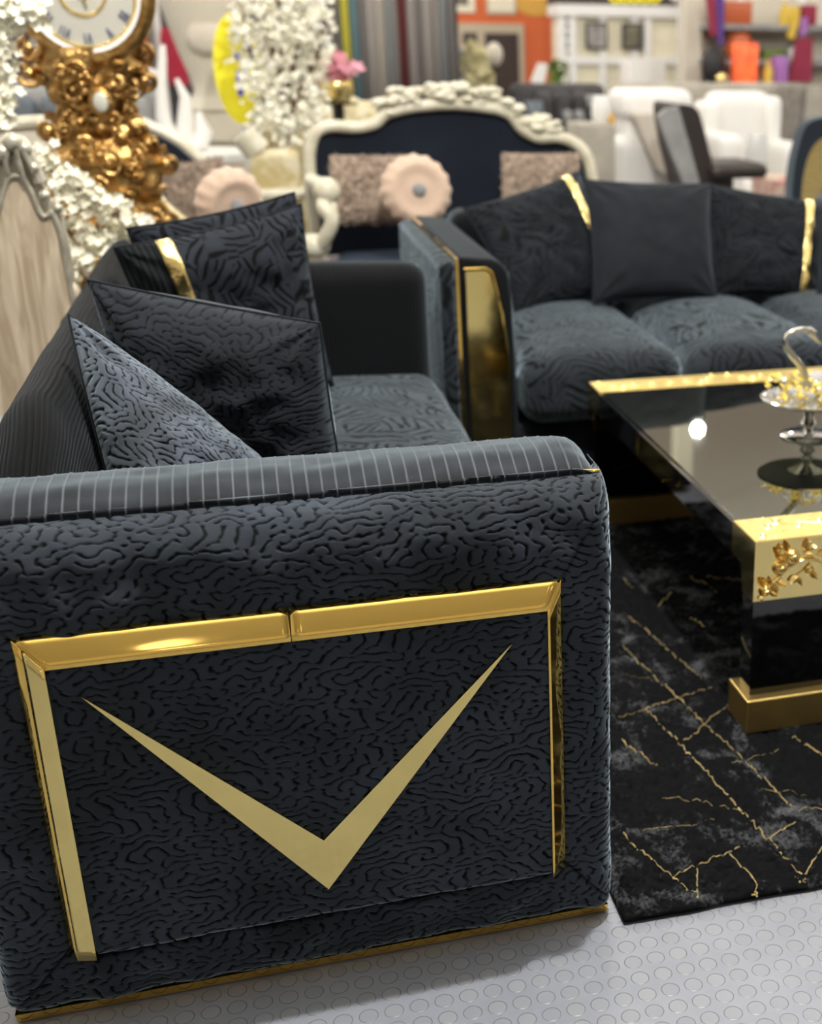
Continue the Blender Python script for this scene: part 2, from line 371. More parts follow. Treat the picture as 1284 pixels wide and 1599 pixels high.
# ------------------------------------------------------------------ pressed line pattern
def labyrinth(n=832, lam=13.0, steps=30, seed=3):
    rg = np.random.default_rng(seed); u = rg.normal(0, .4, (n, n))
    k = np.fft.fftfreq(n)*2*PI; KX, KY = np.meshgrid(k, k, indexing='ij'); k0 = 2*PI/lam
    Lop = .6-(((KX*1.8)**2+KY**2)/k0**2-1)**2; dt = .35; den = 1/(1-dt*Lop)
    for _ in range(steps): u = np.fft.ifft2((np.fft.fft2(u+dt*(.9*u*u-u**3)))*den).real
    return u
LAB = labyrinth()
LABS = LAB.std()
def groove(X, Z, px=.00076, stretch=1.1, lo=.48, hi=1.05):
    """0..1 depth of the pressed line at (X, Z) metres"""
    n = LAB.shape[0]
    wz = .0008*sfield(X, Z, .13)+.002*sfield(X+.2, Z, .3); wx = .0008*sfield(X+.4, Z+.1, .13)
    a = ((X+wx)/stretch/px) % n; b = ((Z+wz)/px) % n
    i0 = np.floor(a).astype(int); j0 = np.floor(b).astype(int); fa, fb = a-i0, b-j0; i1, j1 = (i0+1) % n, (j0+1) % n; i0 %= n; j0 %= n
    v = LAB[i0, j0]*(1-fa)*(1-fb)+LAB[i1, j0]*fa*(1-fb)+LAB[i0, j1]*(1-fa)*fb+LAB[i1, j1]*fa*fb
    t = np.clip((-v/LABS-lo)/(hi-lo), 0, 1); return t*t*(3-2*t)
def normals(P):
    a = np.gradient(P, axis=0); b = np.gradient(P, axis=1); n = np.cross(a, b); return n/(np.linalg.norm(n, axis=-1, keepdims=True)+1e-12)
# ------------------------------------------------------------------ hall
def slab(name, x0, x1, y0, y1, z0, z1, mat):
    return struct(MB().box(x0, x1, y0, y1, z0, z1).build(name, mat, smooth=False))
HX0, HX1, HY0, HY1, HZ = -9, 15, -7, 18, 4.6
slab('floor', HX0, HX1, HY0, HY1, -.1, 0, 'floor')
slab('ceiling', HX0, HX1, HY0, HY1, HZ, HZ+.1, 'ceil')
slab('wall_back', HX0, HX1, HY1, HY1+.1, 0, HZ, 'hall')
slab('trim_2', HX0+.01, HX1-.01, HY1-.02, HY1-.001, 0, 2.15, 'orange')
slab('wall_front', HX0, HX1, HY0-.1, HY0, 0, HZ, 'hall')
slab('wall_left', HX0-.1, HX0, HY0, HY1, 0, HZ, 'hall')
slab('wall_right', HX1, HX1+.1, HY0, HY1, 0, HZ, 'hall')
# ------------------------------------------------------------------ near sofa
SY = 1.55                                    # outer face of its near arm
sofa = thing('sofa', (0, 2.55, 0), 'black velvet sofa in front with a gold picture frame and chevron on its arm end', 'sofa')
XL, XR, ZT, ZB, BEV, BEVR, RD = -.331, .359, .586, .117, .037, .026, .027
def axis_path(lo, hi, r0, r1, deep0, deep1, step):
    """positions along an axis with rounded ends: (coordinate, inset)"""
    P = []
    n0 = max(2, int(deep0/step/2))
    for k in range(n0): P.append((lo, r0+deep0*(1-k/n0)))
    na = max(3, int(r0*1.57/step))
    for k in range(na): a = PI/2*k/na; P.append((lo+r0*(1-math.cos(a)), r0*(1-math.sin(a))))
    nm = int((hi-r1-lo-r0)/step)
    for k in range(nm): P.append((lo+r0+(hi-r1-lo-r0)*k/nm, 0))
    na = max(3, int(r1*1.57/step))
    for k in range(na+1): a = PI/2*k/na; P.append((hi-r1+r1*math.sin(a), r1*(1-math.cos(a))))
    n1 = max(2, int(deep1/step/2))
    for k in range(1, n1+1): P.append((hi, r1+deep1*k/n1))
    return np.array(P)
STEP = .0016
ax_, az_ = axis_path(-.425, .435, .03, .03, .05, .06, STEP), axis_path(.018, .712, .02, .055, .02, .03, STEP)
X, Z = np.meshgrid(ax_[:, 0], az_[:, 0], indexing='ij'); Y = SY+ax_[:, 1][:, None]+az_[:, 1][None, :]
sx = np.concatenate([[0], np.cumsum(np.hypot(np.diff(ax_[:, 0]), np.diff(ax_[:, 1])))]); sz = np.concatenate([[0], np.cumsum(np.hypot(np.diff(az_[:, 0]), np.diff(az_[:, 1])))])
SX, SZ = np.meshgrid(sx, sz, indexing='ij')
# padding: swells a little between the gold frame and the outer edge
def seg_d(X, Z, a, b):
    a = np.array(a); b = np.array(b); d = b-a; t = np.clip(((X-a[0])*d[0]+(Z-a[1])*d[1])/(d@d), 0, 1)
    return np.hypot(X-a[0]-t*d[0], Z-a[1]-t*d[1])
pad = np.exp(-((np.maximum(np.maximum(XL-X, X-XR), np.maximum(Z-ZT, ZB-Z))-.04)/.045)**2)
Y = Y-.006*pad-.0025*sfield(SX, SZ, .7)
seam = np.zeros_like(X)
for a, b in (((XR, ZB), (.435, .03)), ((XL, ZB), (-.42, .02)), ((XR, ZT), (.43, .70)), ((XL, ZT), (-.42, .70))):
    seam = np.maximum(seam, np.exp(-(seg_d(X, Z, a, b)/.003)**2)*(.9 if b[1] < .1 else .45))
seam = np.maximum(seam, 2.2*np.exp(-(seg_d(X, Z, (XL+.02, ZB-.0095), (XR-.01, ZB-.0095))/.0055)**2))  # shade below the raised panel, put into shape and colour as a dark slot
G = groove(SX, SZ)
P = np.stack([X, Y, Z], -1); NRM = normals(P)
if NRM[len(ax_)//2, len(az_)//2, 1] > 0: NRM = -NRM
P = P-NRM*(.0021*G+.004*seam)[..., None]
Fg = gridf(*X.shape)
arm = mk('arm', P, Fg[:, ::-1], 'worm', sofa, attr=np.clip(G+seam*.8, 0, 1))
MB().box(-.42, .42, 1.64, 1.772, .03, .70, .02).build('arm_core', 'plain', arm)
# raised inner panel
ix0, ix1, iz0, iz1 = XL+BEV, XR-BEVR, ZB, ZT-BEV
a1, a2 = axis_path(ix0, ix1, .003, .003, .012, .012, STEP), axis_path(iz0-.004, iz1, .018, .003, .014, .014, STEP)
X, Z = np.meshgrid(a1[:, 0], a2[:, 0], indexing='ij'); Y = SY-RD+np.minimum(a1[:, 1][:, None]+a2[:, 1][None, :], RD+.004)
G = groove(X+.31, Z+.17); seamv = 0
Y = Y-.0012*sfield(X, Z, .5)*np.clip(a1[:, 1][:, None]*0+1, 0, 1)+.0021*G
mk('raised_panel', np.stack([X, Y, Z], -1), gridf(*X.shape)[:, ::-1], 'worm', arm, attr=G)
# bevelled gold strips
def strip(q, name='frame_strip', n=26, m=5, th=.0015, mat='gold'):
    q = [np.array(p, float) for p in q]; V = []
    for i in range(n):
        for j in range(m):
            u, v = i/(n-1), j/(m-1); V.append((1-u)*(1-v)*q[0]+u*(1-v)*q[1]+u*v*q[2]+(1-u)*v*q[3]+np.array([0, -.0006*math.sin(v*PI), 0]))
    V = np.array(V); nr = np.cross(q[1]-q[0], q[3]-q[0]); nr /= np.linalg.norm(nr)
    if nr[1] > 0: nr = -nr
    o = mk(name, V, gridf(n, m), mat, arm)
    md = o.modifiers.new('thickness', 'SOLIDIFY'); md.thickness = th; md.offset = 0
    return o
yo, yi = SY-.004, SY-RD-.002
xj = -.003
strip([(XL, yo, ZT), (xj-.0006, yo, ZT), (xj-.0006, yi, iz1), (ix0, yi, iz1)])
strip([(xj+.0006, yo, ZT), (XR, yo, ZT), (ix1, yi, iz1), (xj+.0006, yi, iz1)])
xk = XL+.013
strip([(XL, yo, ZT), (xk, SY-.0145, ZT-.0135), (xk, SY-.023, ZB-.003), (XL, yo, ZB-.004)], n=4, m=24)
strip([(xk, SY-.0145, ZT-.0135), (ix0, yi-.001, iz1), (ix0, yi-.001, ZB-.002), (xk, SY-.023, ZB-.003)], n=6, m=24, mat='gold_flat')
strip([(XR, yo, ZT), (ix1, yi, iz1), (ix1, yi, ZB-.002), (XR, yo, ZB-.002)], n=8, m=24)
cxm, yc = .0125, SY-RD-.0035
ch = [(cxm-.271, yc, .5085), (cxm, yc, .1638), (cxm+.271, yc, .5085), (cxm, yc, .2444)]
MB().prism(ch, .004).build('chevron', 'gold_flat', arm, smooth=False)
MB().prism([(-.415, SY+.008, .0195), (-.415, SY+.0135, .003), (-.415, SY+.10, .003), (-.415, SY+.10, .0195)], .842, (1, 0, 0)).build('plinth_strip', 'gold', sofa, smooth=False)
MB().tube([(-.42, 1.606, .7165), (.40, 1.606, .7165), (.43, 1.61, .713)], .0028).build('piping', 'gold', sofa)
# ribbed roll on top of the arm
def roll(y0, y1, zt, name='arm_roll', z0=.45):
    st = .0011; n = int(.85/st); xs = np.linspace(-.42, .428, n); e = np.clip((xs-(.428-.04))/.04, 0, 1); hf = np.sqrt(1-e**2*.96); 
    prof = [(y0+.004, z0), (y0, .70), (y0+.002, .712), (y0+.018, zt-.013), (y0+.05, zt-.002), ((y0+y1)/2, zt), (y1-.05, zt-.004), (y1-.016, zt-.022), (y1, zt-.05), (y1+.002, zt-.12), (y1, z0)]
    pr = np.array(smooth_pts(prof, 6))
    V = np.zeros((n, len(pr), 3)); V[..., 0] = xs[:, None]
    V[..., 1] = pr[:, 0][None]; V[..., 2] = .70+np.where(pr[:, 1] > .70, (pr[:, 1]-.70)[None]*hf[:, None], (pr[:, 1]-.70)[None])
    d = np.abs(((xs+.5)/.0185+.5) % 1-.5)*.0185; g = np.clip(1-d/.0017, 0, 1); gg = np.repeat(g[:, None], len(pr), 1)
    nr = normals(V); nr = nr if nr[n//2, len(pr)//2, 2] > 0 else -nr
    V = V+nr*(.0012*gg+.0009*sfield(V[..., 0], V[..., 1]*2, .8))[..., None]
    return mk(name, V, gridf(n, len(pr)), 'rib_roll', sofa, attr=gg)
roll(1.603, 1.776, .738)
# back, far arm, seat
prof = smooth_pts([(-.42, .02), (-.424, .40), (-.422, .66), (-.41, .695), (-.385, .735), (-.355, .772), (-.325, .789), (-.300, .778), (-.280, .73), (-.255, .64), (-.225, .52), (-.205, .40), (-.2, .2)], 5)
ys = np.concatenate([np.linspace(1.782, 2.0, 24), np.linspace(2.02, 3.52, 60)]); pr = np.array(prof); V = np.zeros((len(ys), len(pr), 3))
V[..., 0] = pr[:, 0]; V[..., 2] = pr[:, 1]; V[..., 1] = ys[:, None]; eb = np.clip((1.97-V[..., 1])/.22, 0, 1); V[..., 2] = np.where(V[..., 2] > .4, .4+(V[..., 2]-.4)*(1-.30*eb**2), V[..., 2])
V[..., 0] += .0018*sfield(V[..., 1], V[..., 2], 1.2)
cum = np.concatenate([[0], np.cumsum(np.hypot(*np.diff(pr, axis=0).T))]); UV = np.stack(np.broadcast_arrays(V[..., 1], cum[None]), -1)
mk('back', V, gridf(*V.shape[:2]), 'rib_back', sofa, uv=UV)
MB().prism([(x, 3.52, z) for x, z in prof], .03).build('back_end', 'rib_arm', sofa)
fa = softbox('arm', -.38, .432, 3.345, 3.47, .03, .725, .05, 'rib_arm', sofa, crown=.012)
softbox('side_panel', -.41, .435, 3.475, 3.55, .02, .71, .03, 'worm', fa)
for y0, y1 in ((1.782, 2.548), (2.552, 3.338)):
    softbox('seat_cushion', -.21, .437, y0, y1, .26, .452, .06, 'leaf_seat', sofa, crown=.038, wob=.003)
MB().box(-.40, .40, 1.76, 3.36, .03, .255, .015).build('base', 'plain', sofa)
for x in (-.38, .38):
    for y in (1.70, 3.45): MB().lathe((x, y, 0), [(.018, 0), (.022, .03)], 12).build('foot', 'gold', sofa)
# ------------------------------------------------------------------ cushions
def pillow(name, TL, TR, BR, BL, T, mats, label, worm=0, n=130, group=None, band=None, seed=0, pinch=.06, piping='plain', face=-1, cat='cushion', grooveargs={}, wavy=.6):
    q = [np.array(p, float) for p in (TL, TR, BR, BL)]
    t = np.linspace(-1, 1, n); U, Vv = np.meshgrid(t, t, indexing='ij')
    def surf(U, Vv, side):
        u = U*(1-pinch*(1-Vv**2)); v = Vv*(1-pinch*(1-U**2))
        a, b = (u+1)/2, (v+1)/2                                         # b = 1 at top
        P = ((1-a)*b)[..., None]*q[0]+(a*b)[..., None]*q[1]+(a*(1-b))[..., None]*q[2]+((1-a)*(1-b))[..., None]*q[3]
        nr = np.cross(q[1]-q[0], q[0]-q[3]); nr = nr/np.linalg.norm(nr)
        if nr[1]*face < 0: nr = -nr
        th = T/2*(np.clip(1-np.abs(U)**2.6, 0, 1)*np.clip(1-np.abs(Vv)**2.6, 0, 1))**.52
        ang = np.arctan2(1-np.abs(Vv), 1-np.abs(U)); rad = np.hypot(1-np.abs(U), 1-np.abs(Vv))
        fold = np.sin(ang*11+seed)*np.exp(-(rad/.5)**2)*np.clip(rad/.12, 0, 1)*.005
        wav = .006*sfield(U*.3+seed*.37, Vv*.3+seed*.11, .9)*np.clip(th/(T/2), 0, 1)
        return P+side*nr*(th+fold*np.clip(th/(T*.2), 0, 1)+wav*wavy)[..., None]
    W = np.linalg.norm(q[1]-q[0]); Hh = np.linalg.norm(q[0]-q[3])
    base = (q[2]+q[3])/2; root = thing(name, (base[0], base[1], min(q[2][2], q[3][2])), label, cat, group)
    P = surf(U, Vv, 1); g = None
    if worm:
        g = groove(U*W/2+seed*.21+.5, Vv*Hh/2+seed*.13+.5, **grooveargs); e = np.clip((1-np.maximum(np.abs(U), np.abs(Vv)))/.03, 0, 1)
        nr = normals(P); sgn = np.sign((nr[n//2, n//2]*np.array([0, face, 0])).sum()) or 1; P = P-sgn*nr*(.0016*g*e)[..., None]
    uv = np.stack([U*W/2, Vv*Hh/2], -1)
    Fq = gridf(n, n); fm = None
    if len(mats) > 1:
        uc = (U[:-1, :-1]+U[1:, 1:]).ravel()/2; fm = np.where(uc*band[2] > band[1]*band[2], 1, 0) if band else None
    nb = 34; tb = np.linspace(-1, 1, nb); Ub, Vb = np.meshgrid(tb, tb, indexing='ij')
    mk('cover', P, Fq, mats[0], root, uv=uv, attr=g, mats=mats, midx=fm)
    mk('reverse', surf(Ub, Vb, -1), gridf(nb, nb), mats[0], root, uv=np.stack([Ub*W/2, Vb*Hh/2], -1))
    k = 30; edge = [(x, 1) for x in np.linspace(-1, 1, k)[:-1]]+[(1, -x) for x in np.linspace(-1, 1, k)[:-1]]+[(-x, -1) for x in np.linspace(-1, 1, k)[:-1]]+[(-1, x) for x in np.linspace(-1, 1, k)[:-1]]
    E = surf(np.array([e[0] for e in edge]), np.array([e[1] for e in edge]), 1)
    MB().tube(E, .003, 6, closed=True).build('piping', piping, root)
    if band:
        b0, b1 = band[0], band[1]; ub = np.linspace(b0, b1, 6); vb = np.linspace(-.995, .995, 60); A, B = np.meshgrid(ub, vb, indexing='ij')
        Pb = surf(A, B, 1); nn = normals(Pb); s = np.sign(nn[3, 30, 1]*face) or 1; Pb = Pb+s*nn*.004
        o = mk('gold_ribbon', Pb, gridf(6, 60), 'gold_foil', root); md = o.modifiers.new('t', 'SOLIDIFY'); md.thickness = .002; md.offset = 0
    return root
pillow('cushion', at(107, 492, Y=2.15), at(424, 742, Y=2.03), (.075, 1.88, .50), (-.215, 1.875, .525), .17, ['worm_grey'], 'grey worm-patterned velvet cushion slumped lowest behind the near sofa arm', worm=1, seed=1, n=230, pinch=-.035, grooveargs=dict(px=.00088, stretch=.72))
pillow('cushion', (-.285, 2.42, .872), (.098, 2.27, .805), (.115, 2.24, .50), (-.215, 2.44, .50), .215, ['worm_dark'], 'black worm-patterned velvet cushion between the grey one and the gold-ribboned one', worm=1, seed=2, n=230, pinch=.02, grooveargs=dict(px=.00085, stretch=.85))
pillow('cushion', (-.285, 2.93, .855), (.112, 3.03, .925), (.152, 3.06, .492), (-.215, 2.98, .49), .15, ['leaf_dark', 'rib_cushion'], 'black cushion with a gold ribbon on the near sofa', band=(-.60, -.44, -1), seed=3, n=110, pinch=.05)
pillow('cushion', (-.27, 3.11, .872), (.105, 3.19, .935), (.15, 3.21, .492), (-.21, 3.14, .49), .10, ['leaf_dark'], 'black cushion hidden behind the gold-ribboned one on the near sofa', seed=4, n=60, pinch=.05)
# ------------------------------------------------------------------ far loveseat
ls = thing('sofa', (1.4, 3.85, 0), 'black velvet sofa behind the coffee table facing the camera', 'sofa')
def extr(poly, y0, y1, name, mat, parent, bev=.006):
    bm = bmesh.new(); vs = [bm.verts.new((x, y0, z)) for x, z in poly]; f = bm.faces.new(vs)
    r = bmesh.ops.extrude_face_region(bm, geom=[f])
    for v in [g for g in r['geom'] if isinstance(g, bmesh.types.BMVert)]: v.co.y = y1
    bmesh.ops.recalc_face_normals(bm, faces=bm.faces)
    if bev: bmesh.ops.bevel(bm, geom=[e for e in bm.edges if abs(e.verts[0].co.y-e.verts[1].co.y) < 1e-6 and abs(e.verts[0].co.y-y0) < 1e-6], offset=bev, segments=3, affect='EDGES', profile=.5)
    bm.verts.index_update(); m = MB().add([v.co[:] for v in bm.verts], [[v.index for v in f.verts] for f in bm.faces]); bm.free()
    return m.build(name, mat, parent, angle=35)
def arc(cx, cz, r, a0, a1, n=8): return [(cx+r*math.cos(a0+(a1-a0)*k/n), cz+r*math.sin(a0+(a1-a0)*k/n)) for k in range(n+1)]
def ls_arm(x0, sgn):
    f = lambda P: [(x0+sgn*x, z) for x, z in P]
    a = extr(f([(0, .02), (.042, .02), (.042, .725)]+arc(.02, .70, .02, PI/2, PI, 5)), 3.405, 4.32, 'arm', 'worm_arm' if 'worm_arm' in mt else 'leaf', ls, .012)
    extr(f([(.044, .03), (.052, .03), (.052, .732), (.044, .732)]), 3.400, 4.31, 'gold_strip', 'gold', a, 0)
    extr(f([(.055, .03), (.205, .03), (.203, .45), (.198, .60)]+arc(.13, .665, .063, 0, PI/2, 7)+[(.06, .735), (.055, .728)]), 3.402, 4.32, 'arm_roll', 'rib_arm', a, .012)
    inl = f([(.068, .05), (.176, .05), (.174, .45), (.160, .58), (.134, .69), (.122, .700), (.068, .700)])
    V = []; 
    MB().prism([(x, 3.400-.026*z, z) for x, z in inl], .012).build('gold_inlay', 'gold_flat', a, smooth=False)
    b = f([(.064, .05), (.180, .05), (.178, .45), (.164, .582), (.138, .695), (.122, .706), (.064, .706)])
    MB().tube([(x, 3.400-.026*z, z) for x, z in b], .004, 6).build('inlay_rim', 'gold', a)
ls_arm(.468, 1); ls_arm(2.335, -1)
for x0, x1 in ((.677, 1.157), (1.161, 1.64), (1.644, 2.126)):
    softbox('seat_cushion', x0, x1, 3.335, 4.27, .262, .452, .065, 'leaf_seat', ls, crown=.045, wob=.004)
MB().box(.65, 2.15, 3.40, 4.3, .03, .258, .015).build('base', 'plain', ls)
softbox('back', .64, 2.16, 4.29, 4.47, .03, .745, .05, 'rib_arm', ls)
for x in (.50, 2.29):
    for y in (3.46, 4.2): MB().lathe((x, y, 0), [(.018, 0), (.02, .035)], 10).build('foot', 'gold', ls)
pillow('cushion', at(724, 326, Y=4.16), at(906, 266, Y=4.36), at(985, 455, Y=4.15), at(806, 492, Y=3.90), .14, ['leaf_black', 'rib_cushion'], 'black cushion with gold ribbon at the left end of the far black sofa', band=(.60, .74, 1), seed=5, n=90)
pillow('cushion', at(912, 280, Y=4.20), at(1110, 286, Y=4.20), at(1119, 466, Y=3.92), at(926, 474, Y=3.92), .15, ['plain'], 'plain navy velvet cushion in the middle of the far black sofa', wavy=.2, seed=6, n=70)
pillow('cushion', at(1104, 286, Y=4.27), at(1300, 318, Y=4.22), at(1288, 466, Y=3.98), at(1106, 464, Y=4.02), .14, ['leaf_black', 'rib_cushion'], 'black cushion with gold ribbon at the right end of the far black sofa', band=(.52, .66, 1), seed=7, n=90)
pillow('cushion', at(1276, 335, Y=4.10), at(1450, 350, Y=4.12), at(1440, 505, Y=3.82), at(1270, 505, Y=3.82), .13, ['plain'], 'plain navy cushion at the right edge of the photo on the far black sofa', wavy=.2, seed=8, n=60)
# ------------------------------------------------------------------ rug
RX0, RX1, RY0, RY1 = .446, 2.35, 1.525, 3.29
nx, ny = 330, 300
xs = RX0+(RX1-RX0)*np.linspace(0, 1, nx)**1.25; ys = RY0+(RY1-RY0)*np.linspace(0, 1, ny)**1.25
X, Y = np.meshgrid(xs, ys, indexing='ij'); ed = np.clip(np.minimum(np.minimum(X-RX0, RX1-X), np.minimum(Y-RY0, RY1-Y))/.012, 0, 1)
yw = .0012*sfield(X*.5, 0*X, .4)
Z = .004+.010*np.sqrt(1-(1-ed)**2)+ed*(.0022*sfield(X, Y, .25)+.0018*sfield(X+.3, Y, .09)+.0012*sfield(X, Y+.2, .05))
rug = mk('rug', np.stack([X, Y+yw*(Y < RY0+.2), Z], -1), gridf(nx, ny), 'rug', loc=(1.4, 2.4, 0))
tag(rug, 'black shaggy rug with gold thread lines under the coffee table', 'rug')
md = rug.modifiers.new('backing', 'SOLIDIFY'); md.thickness = .003; md.offset = -1
lines = [[(220, 140), (490, 370)], [(205, 255), (400, 437), (500, 535), (640, 660), (815, 830)], [(285, 475), (410, 605), (550, 755), (700, 920)], [(190, 505), (285, 475), (395, 437), (520, 400)], [(410, 605), (500, 525), (610, 435)],
  [(195, 585), (325, 680)], [(340, 790), (430, 803), (525, 820), (630, 835)], [(700, 920), (715, 950), (740, 960), (775, 1000), (850, 1075)], [(925, 960), (895, 1000), (850, 1075)], [(730, 935), (820, 885)],
  [(205, 930), (300, 1010), (380, 1075), (470, 1140)], [(380, 1075), (440, 1045), (540, 1000), (620, 970)], [(468, 1045), (470, 1100), (470, 1158)], [(580, 990), (640, 1050), (685, 1105), (676, 1140)],
  [(810, 580), (925, 645)], [(215, 355), (300, 365)], [(440, 0), (540, 55)], [(330, 105), (380, 60)], [(440, 150), (495, 185)], [(590, 675), (760, 625)], [(700, 770), (860, 778)], [(270, 905), (400, 890), (530, 875)], [(205, 10), (240, 45)], [(830, 840), (930, 832)]]
T = MB(); K = 2.2875
def rz(x, y): return .0185+.0022*float(sfield(np.array(x), np.array(y), .25))+.0018*float(sfield(np.array(x+.3), np.array(y), .09))
def thread(P, w):
    out = []
    for a, b in zip(P[:-1], P[1:]):
        k = max(2, int(math.hypot(b[0]-a[0], b[1]-a[1])/.006))
        for i in range(k): u = i/k; out.append((a[0]+(b[0]-a[0])*u+random.uniform(-.001, .001), a[1]+(b[1]-a[1])*u+random.uniform(-.001, .001)))
    out.append(P[-1]); T.tube([(x, y, rz(x, y)+random.uniform(-.0026, .0010)) for x, y in out], [w*random.uniform(.5, 1.2) for _ in out], 5)
for i, l in enumerate(lines): thread([tuple(at(884+x/K, 900+y/K, Z=.015)[:2]) for x, y in l], .0016 if i not in (15, 19, 20, 21, 6) else .0010)
for i in range(16):
    x, y = random.uniform(1.15, 2.1), random.uniform(1.6, 3.1); a = random.choice((-.9, -.9, .45, 2.6)); l = random.uniform(.15, .5)
    q = (min(RX1-.04, max(RX0+.5, x+l*math.cos(a))), min(RY1-.04, max(RY0+.04, y+l*math.sin(a)))); thread([(x, y), q], .0014)
for c in ((470, 1145), (845, 1085), (676, 1135)):
    p = at(884+c[0]/K, 900+c[1]/K, Z=.015)
    for i in range(9): T.ball((p[0]+random.gauss(0, .004), p[1]+random.gauss(0, .005), .016), random.uniform(.001, .0022), 4)
T.build('gold_thread', 'glitter', rug)
# ------------------------------------------------------------------ coffee table
TX0, TX1, TY0, TY1, TZ = .836, 1.585, 2.008, 3.245, .41
tb = thing('coffee_table', (1.21, 2.62, .013), 'low black lacquer coffee table with gold ends and mirrored top', 'table')
MB().box(TX0, TX1, TY0+.12, TY1-.12, .343, TZ-.004).build('apron', 'black', tb, smooth=False)
MB().box(TX0+.012, TX1-.012, TY0+.1195, TY1-.1195, TZ-.004, TZ).build('mirror_top', 'bronze', tb, smooth=False)
def relief(org, ex, ey, nn, motif, name, parent, sc=1.0):
    """cast rose branches: motif coordinates in metres on the plane (org, ex, ey)"""
    org, ex, ey, nn = map(np.array, (org, ex, ey, nn)); m = MB()
    W = lambda x, y, h=0: org+ex*x+ey*y+nn*h
    def leaf(x, y, a, l, w):
        V = []; Fc = []
        for i in range(6):
            t = i/5; ww = 1.35*w*math.sin(PI*min(1, t*.92+.05))
            for s_ in (-1, 0, 1):
                px_ = x+math.cos(a)*l*t-math.sin(a)*ww*s_; py_ = y+math.sin(a)*l*t+math.cos(a)*ww*s_
                V.append(W(px_, py_, .0012+(.0055 if s_ == 0 else 0)+.006*t*t))
        for i in range(5):
            for j in range(2): Fc.append((i*3+j, i*3+j+1, i*3+j+4, i*3+j+3))
        m.add(V, Fc)
    def rose(x, y, r):
        for k in range(7):
            a0 = k*2.4; rr = r*(.18+.82*(k/6)); pts = [W(x+rr*.8*math.cos(a0+t), y+rr*.8*math.sin(a0+t), .008-.0055*k/6+.001*math.sin(3*t)) for t in np.linspace(0, 2.6, 8)]
            m.tube(pts, [r*.24*math.sin(PI*(i+.6)/8.2)+.0004 for i in range(8)], 5)
        m.ball(W(x, y, .003), r*.62, 6, (1, .6 if abs(nn[1]) > .5 else 1, .6 if abs(nn[2]) > .5 else 1))
    for o_ in motif:
        k = o_[0]
        if k == 'b': m.tube([W(x, y, .003) for x, y in smooth_pts(o_[1], 5)], o_[2], 6)
        elif k == 'r': rose(*o_[1:])
        else: leaf(*o_[1:])
    return m.build(name, 'gold_relief', parent, fix=True)
MOT = [('b', [(.030, .030), (.050, .048), (.075, .068), (.100, .078), (.125, .074), (.150, .060), (.175, .052)], .0022), ('b', [(.125, .075), (.113, .088), (.108, .105)], .0018), ('b', [(.115, .070), (.100, .055), (.085, .045)], .0016),
  ('r', .076, .086, .017), ('r', .052, .066, .0145), ('r', .024, .022, .0125), ('r', .112, .056, .010), ('r', .160, .070, .014),
  ('l', .060, .080, 2.5, .020, .005), ('l', .050, .092, 2.2, .018, .005), ('l', .046, .100, 1.2, .014, .005), ('l', .064, .098, 1.7, .020, .006), ('l', .098, .098, 1.1, .022, .006), ('l', .106, .100, .3, .016, .005), ('l', .100, .090, .1, .014, .004),
  ('l', .022, .036, 2.3, .016, .006), ('l', .030, .034, 1.3, .014, .005), ('l', .046, .040, -.4, .020, .006), ('l', .040, .034, -1.2, .018, .005), ('l', .034, .020, -.6, .014, .005), ('l', .018, .014, -2, .012, .004),
  ('l', .088, .046, -2.5, .020, .006), ('l', .092, .042, -1.4, .014, .004), ('l', .118, .050, -1, .014, .005), ('l', .128, .082, .5, .018, .005), ('l', .145, .056, -1.1, .016, .005), ('l', .168, .082, 1.2, .016, .005), ('l', .175, .052, -.4, .018, .005)]
mt['gold_foil_top'] = M('hammered gold top', (.95, .74, .26), .36, 1, bump=.25, bscale=90)
def tend(y0, y1, front):
    L_ = TX1-TX0; s = 1 if front else -1; ya, yb = (y0, y0+.058) if front else (y1-.058, y1)
    yA, yB = (y0, y0+.12) if front else (y1-.12, y1)
    yi_, yo_ = (yb, yB) if front else (ya, yA); yf_ = y0 if front else y1
    e = MB().prism([(TX0, yf_, .287), (TX0, yi_, .287), (TX0, yi_+(.012 if front else -.012), .34), (TX0, yo_, .345), (TX0, yo_, TZ), (TX0, yf_, TZ)], L_, (1, 0, 0)).build('gold_end', 'gold_table', tb, smooth=False)
    MB().box(TX0+.003, TX1-.003, min(yf_, yo_)+.003, max(yf_, yo_)-.003, TZ-.001, TZ+.0007).build('foil_top', 'gold_foil_top', e, smooth=False)
    bv = e.modifiers.new('edge', 'BEVEL'); bv.width = .0012; bv.segments = 2
    lg = MB().box(TX0+.002, TX1-.002, ya+.002, yb-.002, .085, .2875).build('leg', 'black', tb, smooth=False)
    MB().box(TX0-.012, TX1+.012, ya-.022, yb+.022, .0155, .088, .003, 2).build('plinth', 'gold_plinth', lg, smooth=False)
    yf = (y0-.0005) if front else (y1+.0005)
    for off, mir in ((0, 1), (L_/2, -1), (L_/2, 1), (L_, -1)):
        xo = TX0+off
        relief((xo, yf, .287), (mir, 0, 0), (0, 0, 1), (0, -s, 0), MOT, 'rose_relief', e)
        relief((xo, ya+.0 if front else yb, TZ-.0005), (mir, 0, 0), (0, s*1.0, 0), (0, 0, .26 if front else .08), MOT, 'rose_relief', e)
tend(TY0, TY1, True); tend(TY0, TY1, False)
